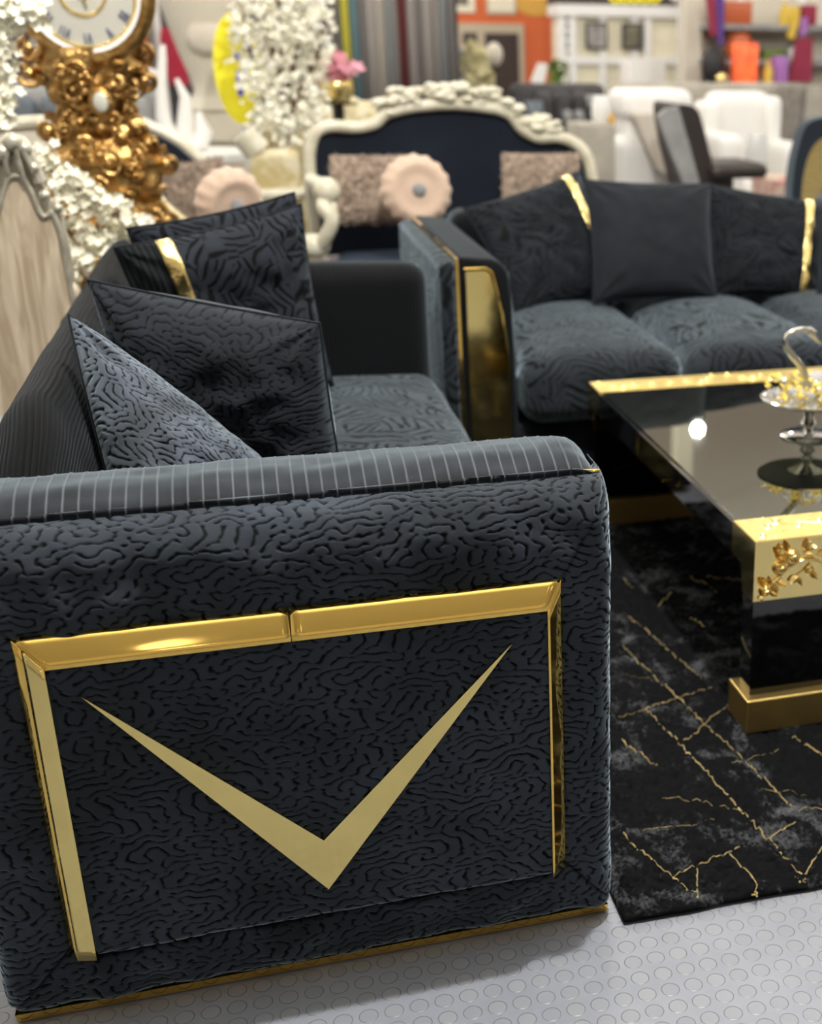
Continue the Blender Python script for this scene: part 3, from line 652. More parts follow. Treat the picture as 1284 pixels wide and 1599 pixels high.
# ------------------------------------------------------------------ swan dish
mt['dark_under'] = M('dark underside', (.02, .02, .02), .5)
bx, by = 1.211, 2.613
sw = thing('swan_dish', (bx, by, TZ+.0005), 'silver swan dish on a round mirrored foot standing on the coffee table', 'ornament')
MB().lathe((bx, by, TZ), [(.064, .0), (.066, .004), (.058, .008), (.001, .008)], 40).build('foot_plate', 'mirror', sw)
st = [(.016, .008), (.013, .014), (.009, .02), (.014, .027), (.019, .034), (.014, .041), (.009, .045), (.012, .049), (.016, .054), (.012, .059), (.009, .064), (.02, .072), (.045, .083), (.05, .086)]
MB().lathe((bx, by, TZ), st, 28).build('stem', 'silver', sw)
MB().lathe((bx, by, TZ), [(.117, .0935), (.118, .097), (.108, .100), (.001, .098)], 48).build('plate', 'mirror', sw)
MB().lathe((bx, by, TZ), [(.045, .0835), (.112, .0895), (.117, .0934), (.001, .0934)], 48).build('plate_underside', 'dark_under', sw)
nk = [at(x, y, Y=by) for x, y in ((1262, 608), (1259, 592), (1251, 572), (1238, 556), (1229, 543), (1227, 531), (1233, 521), (1245, 515.5), (1258, 514), (1266, 516), (1272, 522))]
NP = smooth_pts(nk, 5); k = len(NP)
MB().tube(NP, [.0105-.0045*min(1, i/k*1.6)+(.0018 if i > k-9 else 0) for i in range(k)], 12).build('neck', 'silver', sw)
hd = at(1268, 519, Y=by); bk = at(1281, 537, Y=by)
hm = MB().ball(hd, .0105, 8, (1.15, .8, .8)); v = (bk-hd); hm.tube([hd+v*.2, hd+v*.55, hd+v*.8, hd+v], [.0075, .0045, .0038, .0012], 8); hm.build('head', 'silver', sw)
MB().ball((bx+.035, by, TZ+.128), .034, 10, (1.5, .9, .85)).build('body', 'crystal', sw)
pm = MB(); cm = MB(); rr = random.Random(5)
for i in range(260):
    a = rr.uniform(0, 2*PI); d = .105*math.sqrt(rr.random()); x, y = bx+d*math.cos(a), by+d*math.sin(a)*.95; z = TZ+.102+rr.random()*max(0, .045-.3*abs(d-.05))
    if i % 3 < 1: cm.ball((x, y, z), rr.uniform(.004, .008), 4)
    else:
        th, l, w = rr.uniform(0, 2*PI), rr.uniform(.014, .028), rr.uniform(.004, .008); up = rr.uniform(.1, .9)
        dv = np.array([math.cos(th), math.sin(th), up]); dv /= np.linalg.norm(dv); sd = np.array([-math.sin(th), math.cos(th), 0]); p = np.array([x, y, z])
        pm.add([p, p+dv*l*.5+sd*w, p+dv*l, p+dv*l*.5-sd*w, p+dv*l*.5+np.array([0, 0, .003]), p+dv*l*.5-np.array([0, 0, .003])], [(0, 1, 4), (1, 2, 4), (2, 3, 4), (3, 0, 4), (1, 0, 5), (2, 1, 5), (3, 2, 5), (0, 3, 5)])
o = cm.build('crystal_bead', 'crystal', sw, smooth=False); o['kind'] = 'stuff'
o = pm.build('crystal_petal', 'yellow_crystal', sw, smooth=False); o['kind'] = 'stuff'
# ================================================================== things behind the sofas
def X_(px, Y, py=150): return float(at(px, py, Y=Y)[0])
def Z_(py, Y, px=642): return float(at(px, py, Y=Y)[2])
# ---- carved chair seen from behind (pale wood back panel at the left edge)
CY_ = 3.48
ch = thing('carved_chair', (-.64, CY_+.2, 0), 'carved silvered chair with pale washed wood back panel at the left edge', 'chair')
def W(px, py, Y=CY_): return tuple(at(px, py, Y=Y))
pan = [W(x, y) for x, y in smooth_pts([(-110, 420), (-60, 345), (-20, 345), (-4, 335), (6, 300), (14, 280), (26, 274), (38, 281), (50, 302), (60, 326), (68, 337), (75, 336), (81, 331), (87, 342), (94, 362), (102, 400), (109, 440), (119, 490)], 4)]
zb = .36; poly = pan+[(pan[-1][0]+.008, CY_, zb), (pan[0][0], CY_, zb)]
MB().prism(poly, .03).build('back_panel', 'wood', ch)
MB().tube([(p[0], p[1]-.002, p[2]) for p in pan], .006, 8).build('bead_edge', 'silverwood', ch)
fr = [W(x, y, CY_+.02) for x, y in smooth_pts([(-130, 360), (-70, 290), (-30, 285), (-10, 265), (5, 238), (22, 226), (42, 238), (60, 275), (76, 310), (92, 322), (104, 372), (116, 440), (124, 500)], 4)]
MB().prism(fr+[(fr[-1][0], CY_+.02, zb), (fr[0][0], CY_+.02, zb)], .035).build('back_frame', 'silverwood', ch)
m = MB(); cc = [W(x, y, CY_+.012) for x, y in smooth_pts([(-40, 275), (-14, 262), (2, 232), (18, 219), (34, 223), (46, 246), (62, 285)], 5)]
m.tube(cc, .016, 8)
for x, y, r in ((4, 238, .02), (20, 222, .024), (38, 232, .018), (52, 262, .014), (70, 305, .014), (90, 325, .012)): m.ball(W(x, y, CY_), r, 6)
for x, y, a in ((10, 235, 1.9), (24, 226, 1.5), (36, 234, 1.1), (28, 250, 1.3)):
    p = W(x, y, CY_-.01); m.tube([p, (p[0]+.02*math.cos(a), p[1], p[2]-.03), (p[0]+.02*math.cos(a)+.004, p[1], p[2]-.055)], [.008, .006, .003], 6)
m.build('crest', 'silverwood', ch)
kn = W(114, 462, CY_+.01); MB().ball((kn[0], CY_+.02, kn[2]), .022, 10, (.9, .9, 1.5)).build('knob', 'wood', ch)
MB().box(-.84, -.475, CY_+.03, CY_+.40, .36, .46, .02, 3).build('seat', 'creamgold', ch)
for x in (-.80, -.495):
    for y in (CY_+.03, CY_+.36): MB().tube([(x, y, .37), (x, y, .2), (x, y+.01, .0)], [.026, .02, .015], 8).build('leg', 'silverwood', ch)
# ---- baroque gold clock
KY = 4.32; kx = -.415
clk = thing('pedestal_clock', (kx, KY, 0), 'ornate antique gold pedestal clock with a round dial at the left', 'clock')
SCK = 1/440
def K(px, py): q = at(px, py, Y=KY); return float(q[0]), float(q[2])
xs_, prof = None, [(0, 1.0)]
body = [(.0, .19), (.10, .20), (.14, .17), (.40, .15), (.62, .15), (.78, .15), (.86, .16), (.91, .17), (.94, .165), (.965, .13), (.99, .115), (1.02, .12), (1.045, .10), (1.07, .09), (1.10, .10), (1.14, .125), (1.18, .15), (1.21, .145), (1.25, .14)]
V = []; n = 48; zz = np.linspace(0, 1.25, 130); rr_ = np.interp(zz, [b[0] for b in body], [b[1] for b in body])
def kxz(z): return kx+.035*np.clip((z-.78)/.5, -1, 1)*-.0-.03*(z > 2)
TH = np.linspace(0, 2*PI, n, endpoint=False); A, Zg = np.meshgrid(TH, zz, indexing='xy'); RR = np.repeat(rr_[:, None], n, 1)
RR = RR*(1+.10*np.sin(A*6+Zg*20)*np.sin(Zg*33))+.014*sfield(A*.2, Zg*.6, .4)
sq_ = 1+.16*np.cos(4*A)*(-1)*np.clip((.80-Zg)/.1, 0, 1)
V = np.stack([kx+RR*sq_*np.cos(A), KY+.72*RR*sq_*np.sin(A), Zg], -1)
mk('case', V, gridf(len(zz), n, True), 'baroque', clk)
rs = random.Random(3); m = MB()
def scroll(x, y, z, r, turns, a0, d, w):
    pts = [];
    for i in range(22):
        t = i/21; a = a0+d*turns*2*PI*t; q = r*(1-.82*t); pts.append((x+q*math.cos(a), y-.02*t, z+q*math.sin(a)))
    m.tube(pts, [w*(1-.45*i/21) for i in range(22)], 6); m.ball((pts[-1][0], pts[-1][1]-.004, pts[-1][2]), w*1.2, 5)
for i in range(84):
    z = rs.uniform(.5, 1.22); R0 = float(np.interp(z, [b[0] for b in body], [b[1] for b in body])); a = rs.uniform(PI*1.0, PI*2.0)
    scroll(kx+R0*1.01*math.cos(a), KY+.78*R0*math.sin(a), z, rs.uniform(.02, .042), rs.uniform(.9, 1.4), rs.uniform(0, 6), rs.choice((-1, 1)), rs.uniform(.006, .011))
for s_, z, r in ((-1, 1.18, .05), (1, 1.16, .04), (-1, 1.02, .04), (1, .98, .035), (-1, .92, .04), (1, .92, .04), (-1, .76, .03), (1, .75, .04), (-1, 1.25, .045), (1, 1.24, .04)):
    R0 = float(np.interp(z, [b[0] for b in body], [b[1] for b in body])); scroll(kx+s_*(R0+.02), KY-.03, z, r, 1.3, PI/2, s_, .014)
for z, r in ((.925, .175), (.84, .165), (.12, .21), (1.05, .105)): m.tube([(kx+r*math.cos(t), KY+.74*r*math.sin(t), z) for t in np.linspace(0, 2*PI, 40, endpoint=False)], .013, 6, closed=True)
m.build('scrollwork', 'baroque', clk)
# medallion and dial, turned a little to the left
mx, mz = K(163, 157); MB().ball((mx, KY-.11, mz), .04, 10, (.85, .35, 1.1)).build('medallion_frame', 'baroque', clk)
MB().ball((mx, KY-.125, mz), .026, 10, (.8, .3, 1.1)).build('medallion', 'dial', clk)
dx, dz = K(133, -12); dn = Vector((-.22, -1, 0)).normalized(); dc = Vector((dx, KY-.085, dz)); DR = .178
MB().lathe(dc, [(.02, -.09), (DR-.02, -.07), (DR+.02, -.03), (DR+.025, 0), (DR+.01, .014), (DR-.012, .012), (DR-.02, 0)], 40, dn, cap=False).build('dial_case', 'baroque', clk)
ring = MB().lathe(dc, [(DR-.03, .002), (DR-.022, .010), (DR-.012, .012), (DR-.008, .002)], 40, dn, cap=False).build('rim', 'whitewood', clk)
dl = MB().lathe(dc, [(.001, .003), (DR-.012, .003), (DR-.012, -.01)], 40, dn, cap=False).build('dial', 'dial', clk)
rx_ = Vector((0, 0, 1)).cross(dn).normalized(); rx_ = rx_ if rx_.x > 0 else -rx_
def D(a, r, h=.006): return dc+rx_*(r*math.sin(a))+Vector((0, 0, 1))*(r*math.cos(a))+dn*h
ROM = ['XII', 'I', 'II', 'III', 'IV', 'V', 'VI', 'VII', 'VIII', 'IX', 'X', 'XI']
for i, s in enumerate(ROM):
    a = i*PI/6; m = MB(); wdt = {'I': .010, 'V': .016, 'X': .016}; tot = sum(wdt[c] for c in s); p = -tot/2
    for c in s:
        q = p+wdt[c]/2; R0, R1 = .112, .142; w = wdt[c]*.36
        f = lambda o, r: D(a, r, .006)+(rx_*math.cos(a)-Vector((0, 0, 1))*math.sin(a))*o
        for o0, o1 in {'I': [(q, q)], 'V': [(q, q-w), (q, q+w)], 'X': [(q-w, q+w), (q+w, q-w)]}[c]: m.tube([f(o0, R0), f(o1, R1)], .0022, 5)
        p += wdt[c]
    m.build('numeral', 'numeral', dl)
m = MB()
for r in (.062, .068, .150): m.tube([D(t, r, .005) for t in np.linspace(0, 2*PI, 40, endpoint=False)], .0022 if r < .1 else .006, 5, closed=True)
m.build('gold_ring', 'gold_foil', dl)
MB().tube([D(2.9, -.02, .010), D(2.9, .045, .010)], [.005, .002], 6).tube([D(5.6, -.02, .012), D(5.6, .08, .012)], [.005, .002], 6).ball(D(0, 0, .010), .011, 6).build('hand', 'gold_foil', clk)
# ---- white blossom arrangements
def blossoms(name, mat, centers, n, spread, seed, parent, size=(.016, .026), twig=True, Yj=.05):
    r = random.Random(seed); m = MB(); C_ = [np.array(c, float) for c in centers]
    for i in range(n):
        c = r.choice(C_); p = c+np.array([r.gauss(0, spread), r.gauss(0, Yj), r.gauss(0, spread)])
        nrm = np.array([r.uniform(-.8, .8), -r.uniform(.3, 1), r.uniform(-.6, .9)]); nrm /= np.linalg.norm(nrm)
        e1 = np.cross(nrm, [0, 0, 1.]); e1 /= np.linalg.norm(e1)+1e-9; e2 = np.cross(nrm, e1); s = r.uniform(*size)
        for k in range(5):
            a = k*2*PI/5+r.uniform(-.2, .2); d = e1*math.cos(a)+e2*math.sin(a); t = e2*math.cos(a)-e1*math.sin(a)
            q = [p, p+d*s*.55+t*s*.42+nrm*s*.2, p+d*s*1.05+t*s*.2+nrm*s*.35, p+d*s*1.05-t*s*.2+nrm*s*.35, p+d*s*.55-t*s*.42+nrm*s*.2, p+d*s*.6+nrm*s*.05]
            m.add(q, [(0, 1, 5), (1, 2, 5), (2, 3, 5), (3, 4, 5), (4, 0, 5)])
    o = m.build(name, mat, parent, smooth=False); o['kind'] = 'stuff'; return o
def branchy(paths, r0, name, parent, mat='twig'):
    m = MB()
    for p in paths: P = smooth_pts(p, 5); m.tube(P, [r0*(1-.7*i/len(P)) for i in range(len(P))], 6)
    return m.build(name, mat, parent)
FY = 3.98
def Fp(x, y, Y=FY): return tuple(at(x, y, Y=Y))
fv = thing('blossom_vase', (-.60, FY+.06, 0), 'white blossom branches drooping in front of the gold clock', 'artificial flowers')
MB().lathe((-.60, FY+.06, 0), [(.07, 0), (.08, .02), (.05, .06), (.085, .25), (.10, .42), (.07, .55), (.045, .62), (.06, .66)], 24).build('vase', 'silverwood', fv)
top = (-.60, FY+.06, .64)
branchy([[top, Fp(-20, 330), Fp(40, 255), Fp(110, 285), Fp(170, 330), Fp(215, 345)], [top, Fp(10, 360), Fp(70, 330), Fp(120, 380), Fp(140, 430)], [top, (-.66, FY, 1.0), Fp(-15, 60), Fp(25, 0), Fp(40, -30)], [top, (-.7, FY, .95), Fp(-30, 150), Fp(0, 180)]], .008, 'branch', fv)
low = [(62, 250), (75, 240), (90, 262), (100, 285), (85, 285), (115, 275), (130, 290), (95, 310), (120, 315), (140, 325), (110, 345), (130, 355), (150, 345), (165, 320), (180, 315), (165, 350), (185, 350), (205, 345), (210, 360), (150, 375), (125, 385), (110, 400), (140, 400), (120, 420), (115, 435), (160, 390), (70, 268), (150, 300), (95, 335), (195, 330), (130, 415), (105, 370), (175, 375), (200, 370), (215, 350)]
hi = [(5, 10), (25, 5), (45, 15), (55, 5), (15, 35), (35, 40), (5, 60), (20, 20), (0, 90), (10, 110), (0, 130), (8, 150), (0, 170), (4, 185), (-5, 200), (14, 90), (0, 45), (40, 25), (60, 30)]
blossoms('blossom', 'petal', [Fp(*p) for p in low], 300, .013, 1, fv, (.011, .018), Yj=.02)
blossoms('blossom', 'petal', [Fp(*p) for p in hi], 230, .014, 2, fv, (.011, .018), Yj=.02)
# ---- classical navy settee with cream frame
EY = 5.6
st_ = thing('settee', (.87, EY-.25, 0), 'classical navy velvet settee with a carved cream frame behind the far black sofa', 'sofa')
def E_(x, y, Y=EY): return tuple(at(x, y, Y=Y))
out = smooth_pts([(489, 330), (484, 270), (484, 235), (493, 208), (515, 197), (555, 199), (585, 193), (603, 178), (640, 168), (700, 163), (760, 168), (795, 178), (815, 201), (840, 215), (870, 214), (898, 224), (916, 244), (925, 280), (930, 330)], 5)
OP = [E_(*p) for p in out]; zb = .42
MB().prism([(p[0], EY+.01, p[2]) for p in OP]+[(OP[-1][0], EY+.01, zb), (OP[0][0], EY+.01, zb)], .07).build('back', 'navy', st_)
MB().tube([OP[0][:2]+(.3,)]+OP+[OP[-1][:2]+(.3,)], .026, 10).build('frame', 'cream', st_)
m = MB(); r_ = random.Random(9)
for x, y, n_, sp in ((640, 150, 26, 26), (700, 142, 34, 30), (755, 150, 26, 24), (600, 165, 12, 12), (800, 168, 14, 12), (840, 190, 12, 12), (860, 198, 8, 10)):
    for i in range(n_):
        p = E_(x+r_.uniform(-sp, sp), y+r_.uniform(-10, 12), EY+r_.uniform(-.03, .03)); m.ball(p, r_.uniform(.012, .026), 4, (1.4, .8, .8))
for x, y in ((840, 200), (862, 203), (822, 190)): m.ball(E_(x, y), .042, 7, (1.3, .8, .6))
m.build('carved_crest', 'cream', st_)
softbox('seat', .33, 1.44, 4.98, EY, .20, .44, .05, 'navy', st_, crown=.02)
MB().box(.29, 1.48, 4.96, EY+.03, .14, .21, .02).build('seat_rail', 'cream', st_)
for sx_ in (1, -1):
    dzz = 0 if sx_ == 1 else -.09
    ox = (lambda x: x) if sx_ == 1 else (lambda x: OP[0][0]+OP[-1][0]-x)
    a1 = [E_(486, 282, EY-.05), E_(505, 292, EY-.25), E_(512, 298, EY-.45)]; a2 = [E_(512, 300, EY-.45), E_(505, 322, EY-.50), E_(518, 345, EY-.52), E_(508, 372, EY-.5), E_(496, 392, EY-.46)]
    m = MB().tube([(ox(p[0]), p[1], p[2]) for p in smooth_pts([(q[0], q[1], q[2]+dzz) for q in a1], 5)], .032, 10).tube([(ox(p[0]), p[1], p[2]) for p in smooth_pts(a2, 5)], .028, 10)
    p = E_(510, 298, EY-.47); m.ball((ox(p[0]), p[1], p[2]+dzz), .052, 8); p = E_(490, 384, EY-.46); m.ball((ox(p[0]), p[1], p[2]), .06, 8, (1.1, .8, .8))
    p = E_(522, 335, EY-.5); m.ball((ox(p[0]), p[1], p[2]), .025, 6, (.7, .7, 2)); m.build('arm', 'cream', st_)
for x in (.32, 1.45):
    for y in (5.02, 5.58): MB().tube([(x, y, .15), (x, y-.02, .08), (x, y-.01, 0)], [.035, .025, .018], 8).build('leg', 'cream', st_)
def fuzzy(name, q, T, mat, label, group=None, n=70):
    """shaggy cushion"""
    root = pillow(name, *q, T, [mat], label, n=n, group=group, pinch=.02, piping=mat)
    r = random.Random(hash(label) % 999); me = [c for c in root.children if c.name.startswith('cover')][0].data; m = MB(); og = Vector(root.location)
    vs = me.vertices
    for i in range(1400):
        v = vs[r.randrange(len(vs))]; p = v.co+og; nr = v.normal; nr = nr if nr.y < 0 else -nr
        d = (nr+Vector((r.gauss(0, .7), r.gauss(0, .5), r.gauss(0, .7)))).normalized(); l = r.uniform(.010, .022); a = d.orthogonal().normalized()*.0035; b = d.cross(a)
        m.add([p+a, p-a*.5+b*.8, p-a*.5-b*.8, p+d*l], [(0, 1, 3), (1, 2, 3), (2, 0, 3)])
    o = m.build('pile', mat, root, smooth=False); o['kind'] = 'stuff'; return root
def rquad(x0, y0, x1, y1, Y, lean=.08): return [E_(x0, y0, Y+lean), E_(x1, y0, Y+lean), E_(x1, y1, Y), E_(x0, y1, Y)]
fuzzy('cushion', rquad(516, 243, 655, 350, EY-.28), .12, 'taupe_shag', 'taupe shaggy cushion at the left of the navy settee beside the round one')
fuzzy('cushion', rquad(784, 240, 905, 345, EY-.22), .12, 'taupe_shag', 'taupe shaggy cushion at the right end of the navy settee')
def round_cushion(c, R, T, tilt, yaw, label):
    root = thing('round_cushion', (c[0], c[1], c[2]-R), label, 'cushion'); n, m_ = 64, 18; V = np.zeros((m_, n, 3))
    Rm = (Matrix.Rotation(yaw, 3, 'Z')@Matrix.Rotation(tilt, 3, 'X'))
    for j in range(m_):
        t = PI*j/(m_-1); r0 = R*math.sin(t)**.6 if 0 < j < m_-1 else .001; h = T/2*math.cos(t)*(1 if abs(math.cos(t)) < .9 else .72)
        for i in range(n):
            a = 2*PI*i/n; pl = 1+.035*math.cos(a*16)*math.sin(t); v = Rm@Vector((r0*pl*math.cos(a), -h, r0*pl*math.sin(a))); V[j, i] = np.array(c)+np.array(v)
    mk('cover', V, gridf(m_, n, True), 'pink_velvet', root); p = Vector(c)+Rm@Vector((0, -T/2*.74, 0))
    MB().ball(p, .028, 8, (1, .5, 1)).build('button', 'greyfab', root); return root
p = E_(650, 298, EY-.48); round_cushion(p, .138, .13, -.15, .12, 'round pleated beige pink cushion on the navy settee')
# ---- navy armchair at left with its cushions
NY = 5.3
na = thing('armchair', (.0, NY-.2, 0), 'navy velvet armchair with cream frame behind the gold clock', 'chair')
def A_(x, y, Y=NY): return tuple(at(x, y, Y=Y))
ed = smooth_pts([(140, 300), (150, 230), (175, 190), (200, 188), (225, 205), (262, 222), (300, 248), (322, 270), (330, 300)], 4)
MB().prism([A_(*p) for p in ed]+[A_(330, 390)[:1]+(NY, .3), A_(140, 390)[:1]+(NY, .3)], .08).build('back', 'navy', na)
MB().tube([A_(x, y, NY+.04) for x, y in smooth_pts([(212, 188), (240, 200), (275, 218), (305, 243), (328, 268), (338, 300)], 4)], .022, 8).build('frame', 'cream', na)
softbox('seat', A_(210, 330)[0], A_(425, 330)[0], NY-.62, NY, .20, .46, .05, 'navy', na)
MB().tube([A_(x, y, NY-.66) for x, y in smooth_pts([(236, 300), (252, 325), (280, 348), (312, 372)], 4)], .03, 8).build('arm', 'creamgold', na)
for x in (A_(225, 330)[0], A_(410, 330)[0]):
    for y in (NY-.58, NY-.06): MB().tube([(x, y, .22), (x, y, .1), (x, y, 0)], [.03, .022, .016], 8).build('leg', 'cream', na)
fuzzy('cushion', [A_(252, 262, NY-.12), A_(345, 245, NY-.1), A_(370, 345, NY-.2), A_(268, 350, NY-.2)], .12, 'taupe_shag', 'taupe shaggy cushion in the navy armchair at left')
round_cushion(A_(358, 316, NY-.42), .125, .13, .2, .5, 'round beige pink cushion in the navy armchair at left')
# ---- cream brocade bench between them
BY = 6.05
bn = thing('bench', (A_(440, 300, BY)[0], BY+.1, 0), 'cream and gold brocade bench left of the navy settee', 'bench')
x0, x1 = A_(392, 300, BY)[0], A_(474, 300, BY)[0]
softbox('back', x0, x1, BY, BY+.12, .50, Z_(232, BY), .04, 'creamgold', bn)
MB().tube([(x0-.05, BY-.04, Z_(283, BY)), (x0, BY-.03, Z_(298, BY)), (x1+.05, BY-.03, Z_(298, BY))], .026, 8).build('rail', 'cream', bn)
softbox('seat', x0, x1, BY-.36, BY, .22, .44, .04, 'creamgold', bn)
MB().tube([(x0-.01, BY+.05, Z_(208, BY)), (x0+.05, BY+.05, Z_(235, BY))], .06, 10).build('bolster', 'cream', bn)
for x in (x0+.03, x1-.03):
    for y in (BY-.32, BY+.08): MB().tube([(x, y, .24), (x, y, .1), (x, y, 0)], [.026, .02, .015], 8).build('leg', 'cream', bn)
# ---- cream classical sofa behind the settee
GY = 8.15
cs = thing('sofa', (A_(545, 200, GY)[0], GY, 0), 'cream and gold classical sofa seen above the left of the navy settee', 'sofa')
x0, x1 = A_(404, 200, GY)[0], A_(640, 200, GY)[0]
softbox('seat', x0, x1, GY-.5, GY, .2, .50, .05, 'creamgold', cs)
softbox('back', x0, x1, GY, GY+.12, .48, Z_(178, GY), .05, 'creamgold', cs)
m = MB(); r_ = random.Random(4)
for x in range(500, 640, 7): m.ball(A_(x, 168+8*math.sin(x*.11)+r_.uniform(-5, 5), GY), r_.uniform(.025, .045), 5, (1.3, .7, .8))
m.build('carved_crest', 'creamgold', cs)
MB().box(x0, x1, GY-.52, GY+.12, .12, .21, .02).build('seat_rail', 'cream', cs)
for x in (x0+.05, x1-.05):
    for y in (GY-.46, GY+.08): MB().tube([(x, y, .16), (x, y, 0)], [.03, .018], 8).build('leg', 'cream', cs)
for (xa, ya, xb, yb), lab in (((492, 166, 540, 206), 'cream brocade cushion on the classical cream sofa, left one'), ((536, 160, 600, 204), 'cream brocade cushion on the classical cream sofa, right one')):
    pillow('cushion', A_(xa, ya, GY-.08), A_(xb, ya, GY-.08), A_(xb, yb, GY-.22), A_(xa, yb, GY-.22), .14, ['creamgold'], lab, n=24, piping='cream')
# ---- cream curved chair back at far left
QY = 5.0
cq = thing('armchair', (A_(50, 250, QY)[0], QY, 0), 'cream chair with a gently curved top behind the white blossom', 'chair')
x0, x1 = A_(-60, 250, QY)[0], A_(100, 250, QY)[0]
pts = [A_(x, y, QY) for x, y in smooth_pts([(-60, 215), (-20, 200), (30, 192), (70, 190), (95, 196), (104, 230)], 4)]
MB().prism(pts+[(pts[-1][0], QY, .4), (pts[0][0], QY, .4)], .09).build('back', 'urn', cq)
MB().tube(pts, .022, 8).build('top_rail', 'cream', cq)
softbox('seat', x0, x1, QY+.09, QY+.55, .2, .44, .04, 'urn', cq)
for x in (x0+.03, x1-.03):
    for y in (QY+.05, QY+.5): MB().tube([(x, y, .41 if y < QY+.1 else .22), (x, y, 0)], [.025, .016], 8).build('leg', 'cream', cq)
# ---- grey sofas at the far left
LY = 8.4
gs = thing('sofa', (A_(120, 150, LY)[0], LY, 0), 'long grey fabric sofa behind the gold clock', 'sofa')
x0, x1 = A_(-60, 150, LY)[0], A_(250, 150, LY)[0]
softbox('back', x0, x1, LY, LY+.25, .1, Z_(133, LY), .09, 'greyfab', gs)
softbox('seat', x0+.1, x1-.1, LY-.75, LY, .12, .44, .08, 'greyfab', gs)
for i, (a, b) in enumerate(((8, 60), (66, 130), (180, 232))): softbox('back_cushion', A_(a, 150, LY)[0], A_(b, 150, LY)[0], LY-.22, LY-.02, .42, Z_(146, LY), .07, 'bluegrey' if i < 2 else 'greyfab', gs)
for x in (x0, x1-.2): softbox('arm', x, x+.2, LY-.78, LY+.1, .1, .62, .06, 'greyfab', gs)
for x in (x0+.1, x1-.1): 
    for y in (LY-.7, LY+.2): MB().lathe((x, y, 0), [(.03, 0), (.03, .11)], 8).build('foot', 'black', gs)
for (a, y, lab) in ((212, 128, 'small white cushion on top of the grey sofa back, left'), (232, 122, 'small white cushion on top of the grey sofa back, right')):
    q = A_(a, y, LY+.1); t_ = tag(MB().ball((q[0], LY+.12, Z_(133, LY)+.045), .05, 6, (1.5, .8, .9)).build('small_cushion', 'white', None), lab, 'cushion', 'small white cushions on the grey sofa')
# ---- cream stone urn on a pedestal
UY = 7.8
ux = float(at(330, 100, Y=UY)[0]); s_ = 1/float(np.linalg.norm(np.array([F_PX])))*1.0
un = thing('garden_urn', (ux, UY, 0), 'huge cream stone urn on a ribbed pedestal', 'urn')
zt = Z_(140, UY)
MB().lathe((ux, UY, 0), [(.12, zt-.04), (.105, zt), (.12, zt+.06), (.165, zt+.19), (.21, zt+.35), (.26, zt+.52), (.29, zt+.7), (.30, zt+.9), (.34, zt+.95), (.34, zt+1.0), (.30, zt+1.0)], 40).build('bowl', 'urn', un)
MB().ball((ux+.0, UY-.185, zt+.27), .11, 10, (1, .35, .8)).build('oval_relief', 'beigeback', un)
MB().lathe((ux, UY, 0), [(.24, 0), (.24, .06), (.21, .08), (.19, zt-.34), (.21, zt-.32), (.20, zt-.29), (.22, zt-.26), (.19, zt-.2), (.15, zt-.12), (.16, zt-.10), (.12, zt-.04)], 40).build('pedestal', 'urn', un)
# ---- white figurines on a low white table
wy = 6.7; wx = float(at(275, 180, Y=wy)[0])
wt = thing('side_table', (wx+.12, wy, 0), 'low round white side table under the white swan statue', 'table'); zt_ = Z_(232, wy)
MB().lathe((wx+.12, wy, 0), [(.22, 0), (.22, .03), (.06, .06), (.06, zt_-.05), (.27, zt_-.03), (.28, zt_)], 32).build('table_body', 'whitewood', wt)
sg = thing('statue', (wx, wy, zt_), 'white ceramic swan statue with raised wings on the white side table', 'statue')
m = MB().lathe((wx, wy, zt_), [(.10, 0), (.10, .03), (.06, .05), (.05, .06)], 20)
m.tube([(wx-.03, wy, zt_+.04), (wx-.06, wy, zt_+.16), (wx-.05, wy, zt_+.30), (wx-.03, wy, zt_+.42), (wx-.02, wy, zt_+.48)], [.04, .034, .026, .020, .012], 10)
m.tube([(wx+.02, wy, zt_+.04), (wx+.04, wy, zt_+.14), (wx+.05, wy, zt_+.25), (wx+.02, wy, zt_+.33)], [.045, .04, .026, .010], 10)
m.tube([(wx+.08, wy, zt_+.03), (wx+.12, wy, zt_+.09), (wx+.10, wy, zt_+.18)], [.05, .04, .012], 10)
m.build('body', 'white', sg)
# ---- red cloth, yellow oval sign
ry = 9.2
pts = [at(x, y, Y=ry) for x, y in ((252, 42), (268, 44), (283, 75), (296, 133), (268, 134), (248, 90))]
rc = thing('red_banner', (pts[3][0], ry, 0), 'tapered crimson banner on a stand left of the huge urn', 'banner')
MB().prism([tuple(p) for p in pts], .03).build('cloth', 'red', rc)
p0 = at(243, 20, Y=ry); MB().tube([(p0[0], ry+.05, 0), (p0[0], ry+.05, 1.75)], .02, 8).tube([(p0[0], ry+.05, 1.75), (pts[1][0], ry+.02, 1.72)], .015, 8).lathe((p0[0], ry+.05, 0), [(.2, 0), (.2, .02), (.02, .04)], 16).build('stand', 'whitewood', rc)
MB().prism([tuple(at(x, y, Y=ry)) for x, y in ((232, 122), (250, 118), (252, 133), (234, 134))], .04).build('cloth', 'red', rc)
oy = 7.1
oc = at(372, 108, Y=oy); os_ = thing('oval_sign', (oc[0], oy, 0), 'bright yellow and blue oval sign behind the white blossom tree', 'sign')
RA, RB = .118, .268
MB().prism([(oc[0]+RA*math.cos(t), oy, oc[2]+RB*math.sin(t)) for t in np.linspace(0, 2*PI, 40, endpoint=False)], .02).build('board', 'yellow', os_, smooth=False)
m = MB()
for x, y, w, h in ((374, 130, 6, 20), (371, 87, 5, 5), (372, 62, 5, 4), (384, 110, 5, 16), (384, 66, 5, 12)):
    a, b = at(x-w, y-h, Y=oy-.004), at(x+w, y+h, Y=oy-.004); m.box(a[0], b[0], oy-.006, oy, b[2], a[2], .004)
m.build('blue_lettering', 'blue', os_)
